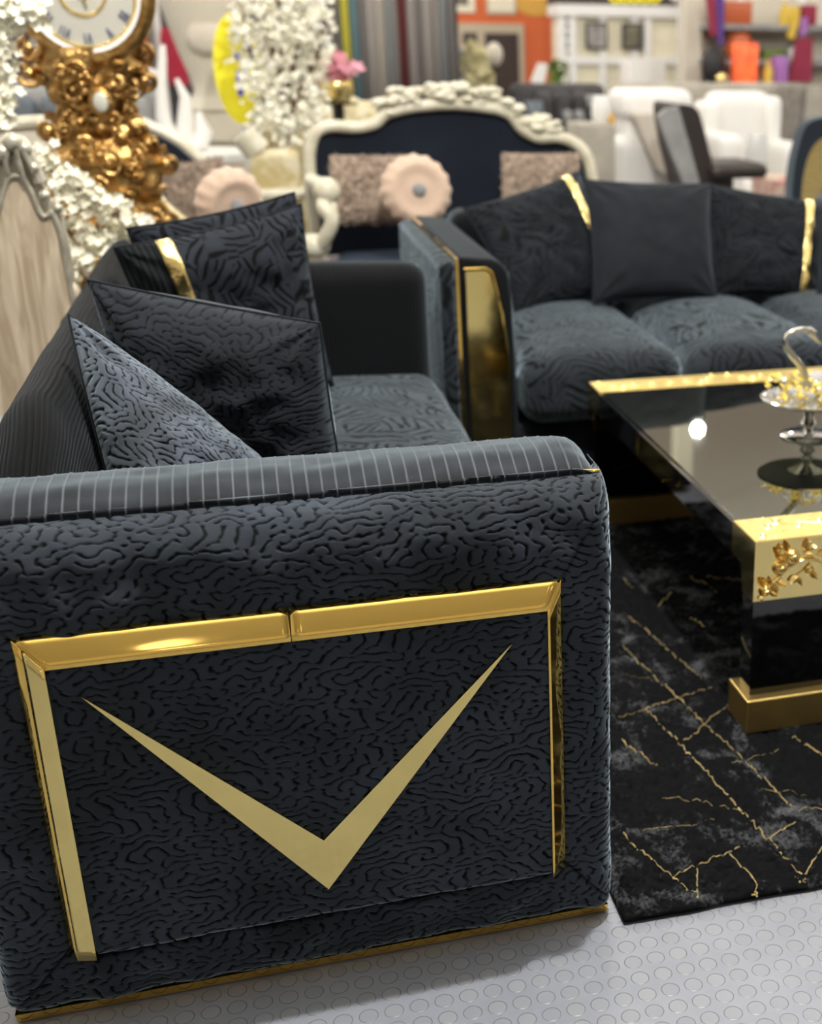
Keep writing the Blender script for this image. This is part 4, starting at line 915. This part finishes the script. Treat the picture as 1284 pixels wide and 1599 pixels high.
MB().tube([(oc[0], oy+.03, 0), (oc[0], oy+.03, oc[2]+.1)], .015, 8).lathe((oc[0], oy+.03, 0), [(.10, 0), (.10, .02), (.02, .03)], 16).build('stand', 'whitewood', os_)
# ---- big white blossom tree
ty = 6.55; tx = float(at(447, 200, Y=ty)[0])
bt = thing('blossom_tree', (tx, ty, 0), 'tall cream white artificial blossom tree behind the bench', 'artificial tree')
MB().lathe((tx, ty, 0), [(.12, 0), (.15, .3), (.16, .34), (.14, .34), (.001, .32)], 24).build('pot', 'cream', bt)
def T_(x, y): return tuple(at(x, y, Y=ty))
branchy([[(tx, ty, .32), T_(448, 230), T_(445, 170), T_(440, 90), T_(435, 10), T_(430, -60)], [T_(447, 200), T_(410, 130), T_(385, 60), T_(380, 20)], [T_(447, 190), T_(480, 120), T_(500, 70), T_(505, 20)], [T_(445, 150), T_(420, 60), T_(410, 0)], [T_(445, 150), T_(465, 70), T_(470, 0)]], .018, 'trunk', bt)
r_ = random.Random(12); cen = []
for i in range(420):
    y = r_.uniform(-60, 208); w = 72 if y < 60 else 72-(y-60)*.20; cen.append(tuple(at(438+r_.uniform(-w, w)+(6 if y > 100 else 0), y, Y=ty+r_.uniform(-.18, .2))))
blossoms('blossom', 'petal', cen, 1700, .034, 5, bt, (.011, .019), Yj=.04)
# ---- pink flower pot behind
py_ = 7.08; q = at(525, 130, Y=py_)
pp = thing('flower_pot', (q[0], py_, 0), 'gold pot of pink and white flowers on a slim stand beside the blossom tree', 'flower pot')
MB().lathe((q[0], py_, 0), [(.16, 0), (.16, .02), (.03, .05), (.03, Z_(160, py_)-.02), (.10, Z_(160, py_)-.01), (.10, Z_(160, py_))], 16).build('stand', 'black', pp)
MB().lathe((q[0], py_, 0), [(.06, Z_(160, py_)), (.09, Z_(140, py_)), (.08, Z_(128, py_))], 20).build('pot', 'gold_foil', pp)
mt['pinkpetal'] = M('pink petals', (.75, .35, .42), .7)
blossoms('flower', 'pinkpetal', [tuple(at(x, y, Y=py_)) for x, y in ((520, 105), (535, 108), (548, 118), (510, 112), (528, 98))], 40, .025, 6, pp, (.025, .04), Yj=.04)
blossoms('flower', 'petal', [tuple(at(x, y, Y=py_)) for x, y in ((505, 100), (512, 92), (500, 120))], 24, .025, 7, pp, (.025, .04), Yj=.04)
# ---- row of hanging fabric samples
VY = 11.8
ra = thing('sample_rack', (float(at(350, 60, Y=VY)[0]), VY, 0), 'long dark hanging rack carrying the fabric samples', 'rack')
xa, xb = X_(-40, VY), X_(716, VY)
MB().tube([(xa, VY, 2.12), (xb, VY, 2.12)], .025, 8).build('rail', 'black', ra)
MB().box(xa, xb, VY+.012, VY+.03, .5, 2.09).build('gap_shade_sheet', 'darkfab', ra)  # added dark sheet, stands in for the shade in the gaps between samples
for x in np.linspace(xa, xb, 5): MB().box(x-.03, x+.03, VY+.05, VY+.11, 0, 2.15).box(x-.04, x+.04, VY+.02, VY+.35, 0, .04).build('post', 'darkfab', ra)
cols = {'g1': (.27, .24, .22), 'g2': (.17, .155, .145), 'g3': (.34, .31, .28), 'dk': (.06, .052, .052), 'tn': (.44, .40, .34), 'gb': (.24, .25, .25), 'ye': (.48, .44, .05), 'te': (.14, .23, .25), 'mr': (.13, .025, .025), 'or': (.50, .14, .04), 'wh': (.66, .64, .62)}
names = {'g1': 'grey', 'g2': 'dark grey', 'g3': 'light grey', 'dk': 'black brown', 'tn': 'tan', 'gb': 'blue grey', 'ye': 'mustard yellow', 'te': 'teal', 'mr': 'maroon', 'or': 'rust orange', 'wh': 'whitish'}
for k, v in cols.items(): mt['cv_'+k] = M(names[k]+' curtain cloth', v, .9)
seq = []
p = -30
for k in 'g1 g2 dk g3 g2 dk g1 g2 g1 dk'.split(): seq.append((p, p+10, k)); p += 10
p = 168
for k in 'g2 g1 dk gb dk or g1'.split(): seq.append((p, p+13, k)); p += 13
p = 300
for k in 'g1 g2 dk g2 g1 g2 dk g1 g2 g1 dk g2 g1 g2 dk g1 g2 dk g1 g2'.split(): seq.append((p, p+9.9, k)); p += 9.9
p = 498
for k in [('wh', 18), ('g1', 12), ('g2', 13), ('ye', 14), ('te', 13), ('g2', 13), ('g3', 13), ('tn', 14), ('gb', 11), ('g1', 10), ('mr', 12), ('g1', 13), ('g2', 12), ('g3', 14), ('g1', 11), ('gb', 12), ('g2', 11)]: seq.append((p, p+k[1], k[0])); p += k[1]
for i, (a, b, k) in enumerate(seq):
    x0, x1 = X_(a, VY), X_(b, VY)-.016; n = 13; V = []
    zlo = .62+.05*random.random()
    for z in (zlo, 1.3, 2.11):
        for j in range(n): V.append((x0+(x1-x0)*j/(n-1), VY-.056+.036*math.sin(j*1.57+i), z))
    o = mk('fabric_sample', V, gridf(3, n), 'cv_'+k, None, loc=((x0+x1)/2, VY-.06, zlo)); md = o.modifiers.new('t', 'SOLIDIFY'); md.thickness = .012; md.offset = 0
    lab = names[k]+' fabric sample hanging in the back row'
    uniq = sum(1 for s in seq if s[2] == k) == 1
    tag(o, lab if not uniq else 'single '+names[k]+' fabric sample hanging among the greys', 'curtain', None if uniq else names[k]+' hanging fabric samples')
# ================================================================== right background
def B_(x, y, Y): return tuple(float(v) for v in at(x, y, Y=Y))
# doors in the orange wall
DY = HY1-.021
dr = MB(); a, b = B_(722, 52, DY), B_(808, 52, DY); zt = Z_(50, DY)
d0 = struct(MB().box(a[0]-.06, b[0]+.08, DY-.05, DY, 0, zt+.12).box(a[0], b[0], DY-.07, DY-.049, 0, zt).build('door_1', 'frame_beige', smooth=False))
d0.data.materials.append(mt['darkdoor'])
for p_ in d0.data.polygons:
    if all(d0.data.vertices[i].co.y < DY-.045 and d0.data.vertices[i].co.z < zt+.01 and a[0]-.01 < d0.data.vertices[i].co.x < b[0]+.01 for i in p_.vertices) : p_.material_index = 1
c0 = B_(751, 100, DY); MB().box(c0[0]-.05, c0[0]+.05, DY-.10, DY-.06, 0, zt).build('door_mullion', 'frame_beige', d0, smooth=False)
def picture(px0, py0, px1, py1, Y, fm, im, label, cat='picture', group=None, fw=.03):
    a, b = B_(px0, py0, Y), B_(px1, py1, Y); t = thing('framed_picture', ((a[0]+b[0])/2, Y, b[2]), label, cat, group)
    MB().box(a[0], b[0], Y-.03, Y, b[2], a[2], .005).build('frame', fm, t, smooth=False)
    MB().box(a[0]+fw, b[0]-fw, Y-.036, Y-.028, b[2]+fw, a[2]-fw).build('print', im, t, smooth=False); return t
mt['pic_grey'] = M('grey brown print', (.20, .18, .17), .5, col2=(.45, .43, .40), mscale=6)
mt['pic_olive'] = M('olive print', (.18, .17, .10), .5, col2=(.04, .04, .05), mscale=6)
mt['ochre'] = M('ochre paint', (.65, .36, .06), .6)
picture(700, -25, 742, 20, DY-.002, 'cream_board', 'pic_olive', 'dark picture in a pale frame above the brown doors', fw=.09)
picture(758, -30, 806, 23, DY-.002, 'frame_beige', 'cream_board', 'pale cream board on the orange wall beside the dark picture', cat='board', fw=.03)
c = B_(838, 0, DY); o = MB().prism([(c[0]+.33*math.cos(t), DY-.012, c[2]+.20*math.sin(t)) for t in np.linspace(0, 2*PI, 32, endpoint=False)], .01).build('wall_roundel', 'ochre', None, smooth=False); tag(o, 'ochre yellow round patch on the orange wall', 'wall decoration')
# white shop display wall and dark sign
WY = 15.0
a, b = B_(876, 22, WY), B_(1068, 22, WY); zt = Z_(20, WY)
dw = thing('display_unit', ((a[0]+b[0])/2, WY+.2, 0), 'white display unit with two dark framed pictures', 'shelving unit')
MB().box(a[0], b[0], WY+.05, WY+.45, 0, zt).build('back_board', 'cream_board', dw, smooth=False)
m = MB().box(a[0]-.05, b[0]+.02, WY-.06, WY+.46, zt, zt+.12)
for x in (876, 893, 940, 990, 1010, 1064): q = B_(x, 60, WY)[0]; m.box(q-.03, q+.05, WY-.02, WY+.05, 0, zt)
m.box(a[0], b[0], WY-.03, WY+.05, Z_(98, WY), Z_(86, WY)); m.build('frame', 'whitewood', dw, smooth=False)
for y in (30, 45, 60, 75): MB().box(B_(880, 0, WY)[0], B_(892, 0, WY)[0], WY-.01, WY+.04, Z_(y, WY)-.01, Z_(y, WY)+.02).build('shelf', 'whitewood', dw, smooth=False)
for x in (884,):
    for y in (42, 75): q = B_(x+8, y, WY); MB().box(q[0]-.05, q[0]+.04, WY+.0, WY+.05, q[2], q[2]+.14).build('niche', 'greyfab', dw, smooth=False)
picture(914, 34, 948, 77, WY-.022, 'darkfab', 'pic_grey', 'grey toned picture at the left of the white display unit', fw=.03)
picture(971, 36, 1003, 78, WY-.022, 'darkfab', 'pic_olive', 'olive and black picture at the right of the white display unit', fw=.03)
sy = 15.4; a, b = B_(868, 0, sy), B_(1068, 0, sy)
sn = thing('shop_sign', ((a[0]+b[0])/2, sy+.02, zt+.12), 'long dark sign with yellow lettering above the white display unit', 'sign')
MB().box(a[0]-.1, b[0]+.1, sy, sy+.04, zt+.121, zt+.75).build('board', 'darkdoor', sn, smooth=False)
m = MB()
for i, x in enumerate((962, 977, 992, 1007, 1022)):
    q = B_(x, -2, sy-.012); r = .075
    m.tube([(q[0]+r*math.cos(t), sy-.012, q[2]+.06+1.3*r*math.sin(t)) for t in np.linspace(PI*1.02, PI*1.98 if i % 2 else PI*2.6, 14)], .022, 6)
m.build('lettering', 'yellow', sn)
q = B_(1060, 0, WY-.9); lp = thing('globe_lamp', (q[0], WY-.9, 0), 'white globe floor lamp in front of the dark sign', 'lamp')
MB().ball((q[0], WY-.9, q[2]+.06), .10, 10).build('globe', 'white', lp); MB().tube([(q[0], WY-.9, 0), (q[0], WY-.9, q[2])], .014, 6).lathe((q[0], WY-.9, 0), [(.15, 0), (.15, .02), (.02, .03)], 16).build('pole', 'whitewood', lp)
# small white chest in front of the display wall
a, b = B_(983, 92, 14.2), B_(1040, 92, 14.2); tag(MB().box(a[0], b[0], 14.2, 14.6, 0, a[2], .01).build('cabinet', 'white', None), 'low white cabinet in front of the display unit', 'cabinet')
# pillar
PY = 13.2; a, b = B_(1069, 60, PY), B_(1097, 60, PY)
struct(MB().box(a[0], b[0], PY, PY+.2, 0, HZ-.002, .01).build('trim_1', 'urn', smooth=False))
# shelves at right
RY = 13.0
sh = thing('store_shelf', (float(B_(1190, 100, RY)[0]), RY+.2, 0), 'metal store shelving full of colourful goods at the right', 'shelving unit')
xa, xb = B_(1102, 60, RY)[0], B_(1330, 60, RY)[0]
for y, lbl in ((29, 1), (88, 2)): z = Z_(y, RY); MB().box(xa, xb, RY-.02, RY+.45, z-.05, z).build('shelf', 'greyfab', sh, smooth=False)
for x in (1104, 1178, 1275): q = B_(x, 50, RY)[0]; MB().box(q-.035, q+.035, RY+.41, RY+.47, 0, 1.95).build('post', 'whitewood', sh, smooth=False)
MB().box(xa, xb, RY+.46, RY+.49, .1, 1.9).build('back_panel', 'urn', sh, smooth=False)
z1, z2 = Z_(88, RY), Z_(29, RY)
def goods(name, mat, px, z, w, h, label, cat, shape='box', y=RY+.12):
    q = B_(px, 100, y)[0]; m = MB()
    if shape == 'box': m.box(q-w/2, q+w/2, y-.06, y+.10, z, z+h, .01)
    elif shape == 'pot': m.lathe((q, y, z), [(w*.32, 0), (w*.5, h*.25), (w*.5, h*.6), (w*.38, h*.9), (w*.42, h)], 18)
    elif shape == 'bottle': m.lathe((q, y, z), [(w*.5, 0), (w*.5, h*.6), (w*.2, h*.75), (w*.2, h)], 14)
    else: m.ball((q, y, z+h/2), h/2, 8, (w/h, .6, 1))
    return tag(m.build(name, mat, None), label, cat)
mt['teal'] = M('green leaf', (.12, .18, .03), .7); mt['redorange'] = M('red orange lit shade', (.95, .10, .035), .5, emit=.55, col2=(1, .22, .05), mscale=14)
mt['gold_p'] = M('mustard glaze', (.62, .42, .05), .5); mt['white_g'] = M('white glaze', (.8, .8, .8), .3); mt['dark_g'] = M('black plastic', (.012, .011, .012), .6); mt['orange_g'] = M('burnt orange glaze', (.45, .10, .03), .4); mt['lilac'] = M('lilac plastic', (.35, .14, .42), .5)
goods('flower_pot', 'orange_g', 1153, z1, .30, .26, 'round burnt orange pot on the middle store shelf', 'pot', 'pot')
goods('gold_vase', 'gold_p', 1160, z1, .10, .30, 'slim mustard vase behind the burnt orange pot', 'vase', 'bottle', RY+.3)
goods('planter', 'teal', 1208, z1, .26, .10, 'low green planter on the middle store shelf', 'planter')
goods('storage_jar', 'white_g', 1237, z1, .11, .12, 'white jar at left of the pair on the middle store shelf', 'jar', 'pot')
goods('storage_jar', 'white_g', 1256, z1, .10, .10, 'white jar at right of the pair on the middle store shelf', 'jar', 'pot')
goods('basket', 'orange_g', 1140, z2, .42, .22, 'long burnt orange basket on the top store shelf', 'basket')
goods('bottle', 'gold_p', 1222, z2, .12, .22, 'mustard bottle on the top store shelf', 'bottle', 'bottle')
goods('box', 'gold_p', 1232, z2, .16, .18, 'mustard box on the top store shelf beside the bottle', 'box')
goods('box', 'maroon', 1258, z2, .16, .20, 'dark red box on the top store shelf', 'box')
def cloth(name, mat, quad, Y, label, cat='cloth', th=.03):
    o = MB().prism([B_(x, y, Y) for x, y in quad], th).build(name, mat, None, smooth=False); return tag(o, label, cat)
cloth('hanging_scarf', 'purple', ((1118, -10), (1132, -10), (1130, 70), (1122, 70)), RY-.06, 'purple scarf hanging from the store shelf')
cloth('hanging_scarf', 'maroon', ((1103, -10), (1117, -10), (1120, 55), (1110, 55)), RY-.06, 'maroon scarf hanging left of the purple one')
cloth('hanging_scarf', 'gold_p', ((1240, 27), (1250, 27), (1240, 62), (1230, 58)), RY-.06, 'mustard scarf hanging below the top store shelf')
cloth('hanging_scarf', 'lilac', ((1252, 27), (1262, 27), (1260, 55), (1250, 55)), RY-.06, 'lilac scarf hanging beside the mustard one')
cloth('hanging_blanket', 'maroon', ((1245, 60), (1270, 58), (1268, 128), (1232, 128)), RY-.10, 'large maroon blanket hanging at the right of the store shelf')
z0 = Z_(130, RY)
cb = tag(MB().box(xa, xb, RY-.55, RY-.12, 0, z0, .01).build('store_counter', 'beigefab', None), 'beige counter in front of the store shelving', 'counter')
goods('lantern', 'redorange', 1164, z0, .23, .40, 'glowing red orange lantern on the beige store counter', 'lamp', 'box', RY-.35)
goods('bag', 'dark_g', 1115, z0, .26, .36, 'black bag on the beige store counter', 'bag', 'ball', RY-.30)
goods('toy_box', 'lilac', 1218, z0, .14, .28, 'lilac box on the beige store counter', 'box', 'box', RY-.25)
goods('wrapped_roll', 'gold_p', 1200, z0, .10, .25, 'mustard roll on the beige store counter', 'roll', 'bottle', RY-.35)
goods('brown_ball', 'gold_foil', 1128, z0, .12, .12, 'small gold ball on the beige store counter', 'ball', 'ball', RY-.50)
# sofas in the middle distance
def sofa_bg(nm, label, x0, x1, Y, ytop, mat, depth=.85, seatz=.44, cush=None, facing=-1, arms=True, cushmat=None):
    X0, X1 = B_(x0, 150, Y)[0], B_(x1, 150, Y)[0]; zt = Z_(ytop, Y); t = thing(nm, ((X0+X1)/2, Y, 0), label, 'sofa')
    softbox('back', X0, X1, Y, Y+.24, .08, zt, .08, mat, t, n=12)
    softbox('seat', X0+.15, X1-.15, Y-depth+.1, Y, .08, seatz, .07, mat, t, n=12)
    if arms:
        for x in (X0, X1-.2): softbox('arm', x, x+.2, Y-depth, Y+.1, .08, .62, .07, mat, t, n=10)
    for i in range(cush or 0):
        w = (X1-X0-.4)/cush; softbox('back_cushion', X0+.2+w*i, X0+.2+w*(i+1)-.01, Y-.2, Y-.01, seatz, zt-.06, .07, cushmat or mat, t, n=10)
    for x in (X0+.1, X1-.1):
        for y in (Y-depth+.15, Y+.15): MB().lathe((x, y, 0), [(.025, 0), (.025, .09)], 8).build('foot', 'black', t)
    return t
sofa_bg('sofa', 'charcoal fabric sofa in front of the orange wall', 800, 948, 12.1, 130, 'darkfab', cush=3, cushmat='darkfab')
DSY = 12.1
for i, (x, y, w, mat_, lab) in enumerate(((836, 172, 34, 'bluegrey', 'blue grey cushion at the left of the charcoal sofa'), (888, 182, 18, 'greyfab', 'small pale grey cushion on the charcoal sofa, left of its pair'), (906, 182, 18, 'greyfab', 'small pale grey cushion on the charcoal sofa, right of its pair'), (925, 158, 20, 'greyfab', 'pale cushion perched high on the charcoal sofa'))):
    r = w/2/190*.88; q = B_(x, y, DSY-.34); pillow('cushion', (q[0]-r, q[1]+.06, q[2]+r), (q[0]+r, q[1]+.06, q[2]+r), (q[0]+r, q[1]-.04, q[2]-r), (q[0]-r, q[1]-.04, q[2]-r), .10, [mat_], lab, n=16, piping=mat_)
sofa_bg('sofa', 'long beige grey sofa behind the white recliner', 958, 1262, 10.75, 128, 'beigefab', cush=0)
gq = 9.65
t = thing('armchair', (B_(1236, 150, gq)[0], gq, 0), 'taupe quilted armchair right of the white armchair', 'chair')
a, b = B_(1210, 130, gq)[0], B_(1264, 130, gq)[0]
mt['quilt'] = M('taupe quilted fabric', (.27, .24, .21), .85, col2=(.20, .18, .155), mscale=14)
softbox('back', a, b, gq, gq+.2, .1, Z_(128, gq), .08, 'quilt', t, n=12); softbox('seat', a, b, gq-.55, gq, .1, .46, .06, 'quilt', t, n=10)
for k in range(5): x = a+(b-a)*(k+.5)/5; MB().tube([(x, gq-.003, .5), (x, gq-.003, Z_(133, gq))], .012, 6).build('channel', 'quilt', t)
for x in (a+.05, b-.05):
    for y in (gq-.5, gq+.12): MB().lathe((x, y, 0), [(.02, 0), (.02, .11)], 8).build('leg', 'black', t)
# white recliner seen from the side, and white armchair
wy = 8.6
t = thing('recliner', (B_(1015, 250, wy)[0], wy, 0), 'white leather recliner with beige back shell', 'chair')
def R_(x, y): return B_(x, y, wy)
MB().prism([B_(x, y, wy-.16) for x, y in ((992, 180), (1042, 178), (1078, 278), (1070, 288), (1026, 264))], .12).build('back_shell', 'beigeback', t)
hx0, hx1 = R_(972, 150)[0], R_(1082, 150)[0]; softbox('headrest', hx0, hx1, wy-.05, wy+.45, Z_(190, wy), Z_(138, wy), .08, 'white', t, n=14)
softbox('back_cushion', R_(985, 0)[0], R_(1050, 0)[0], wy+.05, wy+.5, .4, Z_(180, wy), .08, 'white', t, n=10)
softbox('arm', R_(963, 0)[0], R_(1066, 0)[0], wy-.01, wy+.28, .08, Z_(216, wy), .08, 'white', t, n=14)
softbox('seat', R_(975, 0)[0], R_(1065, 0)[0], wy+.29, wy+.6, .08, .42, .06, 'white', t, n=10)
MB().box(R_(980, 0)[0], R_(1060, 0)[0], wy-.2, wy+.45, 0, .09).build('base', 'black', t, smooth=False)
wy = 9.0
t = thing('armchair', (B_(1150, 250, wy)[0], wy, 0), 'white leather armchair with wide arms near the right', 'chair')
X1 = lambda x: B_(x, 200, wy)[0]
softbox('back', X1(1108), X1(1206), wy, wy+.22, .1, Z_(142, wy), .09, 'white', t, n=14)
softbox('back_wing', X1(1092), X1(1122), wy-.08, wy+.18, .1, Z_(158, wy), .05, 'white', t, n=10)
softbox('back_wing', X1(1192), X1(1216), wy-.08, wy+.18, .1, Z_(150, wy), .05, 'white', t, n=10)
softbox('seat', X1(1115), X1(1195), wy-.6, wy, .08, .40, .06, 'white', t, n=10)
for a, b, y in ((1078, 1116, 205), (1194, 1226, 222)): softbox('arm', X1(a), X1(b), wy-.65, wy, .08, Z_(y, wy), .07, 'white', t, n=10)
MB().box(X1(1095), X1(1210), wy-.55, wy+.1, 0, .09).build('base', 'black', t, smooth=False)
q = B_(1182, 230, wy-.32); mt['glass_g'] = M('pale grey glaze', (.55, .55, .54), .2)
gv = thing('vase', (q[0], wy-.32, .40), 'pale grey vase standing on the white armchair', 'vase'); MB().lathe((q[0], wy-.32, .40), [(.05, 0), (.07, .04), (.085, .16), (.07, .26), (.06, .30)], 18).build('vase_body', 'glass_g', gv)
# dark brown recliner
dy = 7.4
t = thing('recliner', (B_(1100, 280, dy)[0], dy, 0), 'dark brown leather recliner with raised footrest', 'chair')
D_ = lambda x, y, Y=dy: B_(x, y, Y)
MB().prism([D_(x, y) for x, y in smooth_pts([(1060, 168), (1075, 164), (1090, 172), (1098, 195), (1108, 235), (1120, 290), (1125, 330), (1092, 330), (1080, 280), (1066, 220)], 3, True)], .5).build('back', 'brownleather', t)
MB().prism([D_(x, y, dy-.03) for x, y in ((1028, 182), (1042, 171), (1060, 167), (1075, 220), (1093, 285), (1100, 330), (1080, 330), (1069, 285))], .06).build('side_shell', 'greyfab', t)
softbox('seat', D_(1100, 0)[0], D_(1160, 0)[0], dy, dy+.5, .1, Z_(268, dy), .06, 'brownleather', t, n=10)
softbox('footrest', D_(1112, 0)[0], D_(1206, 0)[0], dy-.08, dy+.42, Z_(288, dy), Z_(262, dy), .05, 'brownleather', t, n=12)
softbox('arm', D_(1108, 0)[0], D_(1164, 0)[0], dy+.42, dy+.54, .1, Z_(258, dy), .05, 'brownleather', t, n=10)
MB().lathe((D_(1130, 0)[0], dy+.25, 0), [(.25, 0), (.25, .03), (.05, .06), (.05, .12)], 20).build('base', 'black', t)
# beige cabinet with little things
cy = 8.2; a, b = B_(905, 0, cy)[0], B_(962, 0, cy)[0]; zt = Z_(196, cy)
tag(MB().box(a, b, cy, cy+.4, 0, zt, .015).build('side_cabinet', 'beigefab', None), 'beige grey side cabinet between the settee and the white recliner', 'cabinet')
q = B_(938, 0, cy+.15)[0]; o = MB().lathe((q, cy+.15, zt), [(.05, 0), (.065, .05), (.06, .12), (.045, .17)], 16).build('vase', 'white', None); tag(o, 'small pinkish white vase on the beige side cabinet', 'vase')
q = B_(956, 0, cy+.1)[0]; o = MB().lathe((q, cy+.1, zt), [(.02, 0), (.025, .03), (.012, .06)], 12).build('candle', 'ochre', None); tag(o, 'small amber candle on the beige side cabinet', 'candle')
# patterned rug stack and curved navy chair at the right edge
ny_ = 6.6; q0 = B_(1262, 260, ny_)
t = thing('tub_chair', (q0[0]+.25, ny_, 0), 'slate velvet tub chair with arched gold lined side at the right edge', 'chair')
ot = smooth_pts([(1236, 345), (1237, 300), (1240, 266), (1246, 235), (1255, 205), (1266, 190), (1290, 183), (1340, 183)], 5)
it = smooth_pts([(1340, 214), (1300, 212), (1284, 216), (1270, 230), (1261, 250), (1255, 276), (1252, 307), (1251, 345)], 5)
def arch(o_, i_, d, nm, mt_, Y): P_ = [B_(x, y, Y) for x, y in o_]+[B_(x, y, Y) for x, y in i_]; MB().prism(P_, d).build(nm, mt_, t)
arch(ot, it, .10, 'side_arch', 'navy_grey', ny_)
P_ = [B_(x, y, ny_+.06) for x, y in it]; MB().prism(P_, .06).build('gold_lining', 'gold_foil', t)
zb = P_[-1][2]; softbox('seat', q0[0]-.02, q0[0]+.5, ny_+.02, ny_+.6, .1, .45, .05, 'navy_grey', t, n=10)
xq = B_(1248, 345, ny_)[0]; MB().box(xq-.04, xq+.5, ny_, ny_+.3, .05, zb+.01, .02).build('side_panel', 'navy_grey', t)
for x in (xq, xq+.42): MB().lathe((x, ny_+.15, 0), [(.02, 0), (.02, .06)], 8).build('foot', 'gold', t)
sy = 8.05; a, b = B_(1200, 0, sy)[0], B_(1250, 0, sy)[0]
mt['pattern'] = M('rose and cream pattern', (.55, .47, .36), .9, col2=(.45, .22, .20), mscale=12)
tag(MB().box(a, b, sy-.3, sy+.2, 0, Z_(285, sy), .03).build('ottoman', 'pattern', None), 'low rose and cream patterned ottoman behind the far black sofa', 'ottoman')
# things in front of the orange wall
yy = 12.5
t = thing('chair', (B_(720, 120, yy)[0], yy, 0), 'tall pale chair in front of the brown doors', 'chair')
a, b = B_(702, 0, yy)[0], B_(734, 0, yy)[0]; softbox('back', a, b, yy, yy+.1, .4, Z_(72, yy), .04, 'greyfab', t, n=8); softbox('seat', a, b, yy-.45, yy, .36, .46, .04, 'greyfab', t, n=8)
for x in (a+.03, b-.03):
    for y in (yy-.42, yy+.05): MB().tube([(x, y, .4), (x, y, 0)], .015, 6).build('leg', 'black', t)
q = B_(752, 110, yy-.2); pl = thing('potted_plant', (q[0], yy-.2, 0), 'yellow green potted plant in front of the brown doors', 'plant')
MB().lathe((q[0], yy-.2, 0), [(.13, 0), (.17, .35), (.15, .35)], 16).build('pot', 'gold_p', pl); mt['yleaf'] = M('yellow green leaves', (.55, .50, .28), .7)
blossoms('foliage', 'yleaf', [B_(x, y, yy-.2) for x, y in ((742, 90), (750, 105), (756, 120), (742, 118), (738, 130), (752, 130))], 60, .04, 8, pl, (.05, .09), Yj=.05)
MB().tube([(q[0], yy-.2, .3), (q[0], yy-.2, .9)], .012, 6).build('stem', 'twig', pl)
q = B_(772, 85, yy+.3); lp = thing('floor_lamp', (q[0], yy+.3, 0), 'small brown globe lamp in front of the brown doors', 'lamp'); MB().ball((q[0], yy+.3, q[2]), .085, 8, (1, 1, 1.3)).build('globe', 'beigeback', lp); MB().tube([(q[0], yy+.3, 0), (q[0], yy+.3, q[2])], .012, 6).lathe((q[0], yy+.3, 0), [(.12, 0), (.12, .02)], 12).build('pole', 'black', lp)
yy = 13.2; q = B_(843, 112, yy); t = thing('desk_chair', (q[0], yy, 0), 'white swivel chair in front of the orange wall', 'chair')
MB().prism([B_(x, y, yy) for x, y in ((830, 128), (842, 98), (856, 100), (850, 132))], .06).build('back', 'white', t); softbox('seat', q[0]-.2, q[0]+.2, yy-.4, yy, .40, .47, .03, 'white', t, n=8)
MB().tube([(q[0], yy-.2, 0), (q[0], yy-.2, .42)], .02, 6).tube([(q[0], yy+.02, .45), (q[0], yy+.03, .82)], .02, 6).lathe((q[0], yy-.2, 0), [(.2, 0), (.2, .02), (.03, .04)], 14).build('base', 'whitewood', t)
yy = 13.7; q = B_(868, 112, yy+.6); pl = thing('potted_plant', (q[0], yy+.6, 0), 'small green plant beside the white display unit', 'plant'); MB().lathe((q[0], yy+.6, 0), [(.1, 0), (.13, .6), (.11, .6)], 14).build('pot', 'white', pl)
blossoms('foliage', 'teal', [B_(x, y, yy+.6) for x, y in ((866, 108), (870, 115), (868, 122))], 24, .04, 9, pl, (.04, .06), Yj=.04); MB().tube([(q[0], yy+.6, .55), (q[0], yy+.6, .9)], .012, 6).build('stem', 'twig', pl)
# ================================================================== lamps of the hall
def lamp(x, y, watt, z=3.9, r=.12, col=(1, .97, .925)):
    l = bpy.data.lights.new('ceiling_light', 'POINT'); l.shadow_soft_size = r; l.energy = watt; l.color = col
    o = bpy.data.objects.new('ceiling_light', l); COL.objects.link(o); o.location = (x, y, z); return o
def mirrored(x, y, z):
    v = np.array([x, y, 2*TZ-z])-EYEP; k = v@_f; return CX+F_PX*(v@_r)/k, CY-F_PX*(v@_u)/k
LW = 74
for yy, kk in ((-5, .15), (-2.2, .03), (.2, .0), (1.86, .5), (4.7, .9), (7.4, 1.35), (10.1, 1.35), (12.8, 1.35), (15.5, 1.35)):
    for xx in (-6, -3.2, -.5, 2.2, 4.9, 7.6, 10.5):
        lx_ = xx+.3*math.sin(yy*3); mx_, my_ = mirrored(lx_, yy, 3.9)
        if kk == 0 or 900 < mx_ < 1330 and 560 < my_ < 860: continue            # keep the mirrored ceiling clear but for one lamp
        lamp(lx_, yy, LW*kk)
lamp(.75, 1.84, 1150, r=.045)
p_ = at(1090, 670, Z=TZ); d_ = p_-EYEP; d_[2] = -d_[2]; h_ = p_+d_*((3.2-TZ)/d_[2]); lamp(h_[0], h_[1], 45, z=3.2, r=.055)   # the lamp mirrored in the table top
w = bpy.data.worlds.new('hall air'); S.world = w; w.use_nodes = True; w.node_tree.nodes['Background'].inputs[0].default_value = (.9, .93, 1, 1); w.node_tree.nodes['Background'].inputs[1].default_value = .15
vs = S.view_settings; S.display_settings.display_device = 'sRGB'; vs.view_transform = 'Standard'; vs.look = 'None'; vs.gamma = 1; vs.use_curve_mapping = False; vs.exposure = -.68
cy_ = S.cycles; cy_.use_denoising = True; cy_.max_bounces = 8; cy_.diffuse_bounces = 4; cy_.glossy_bounces = 5; cy_.transmission_bounces = 5; cy_.sample_clamp_indirect = 6
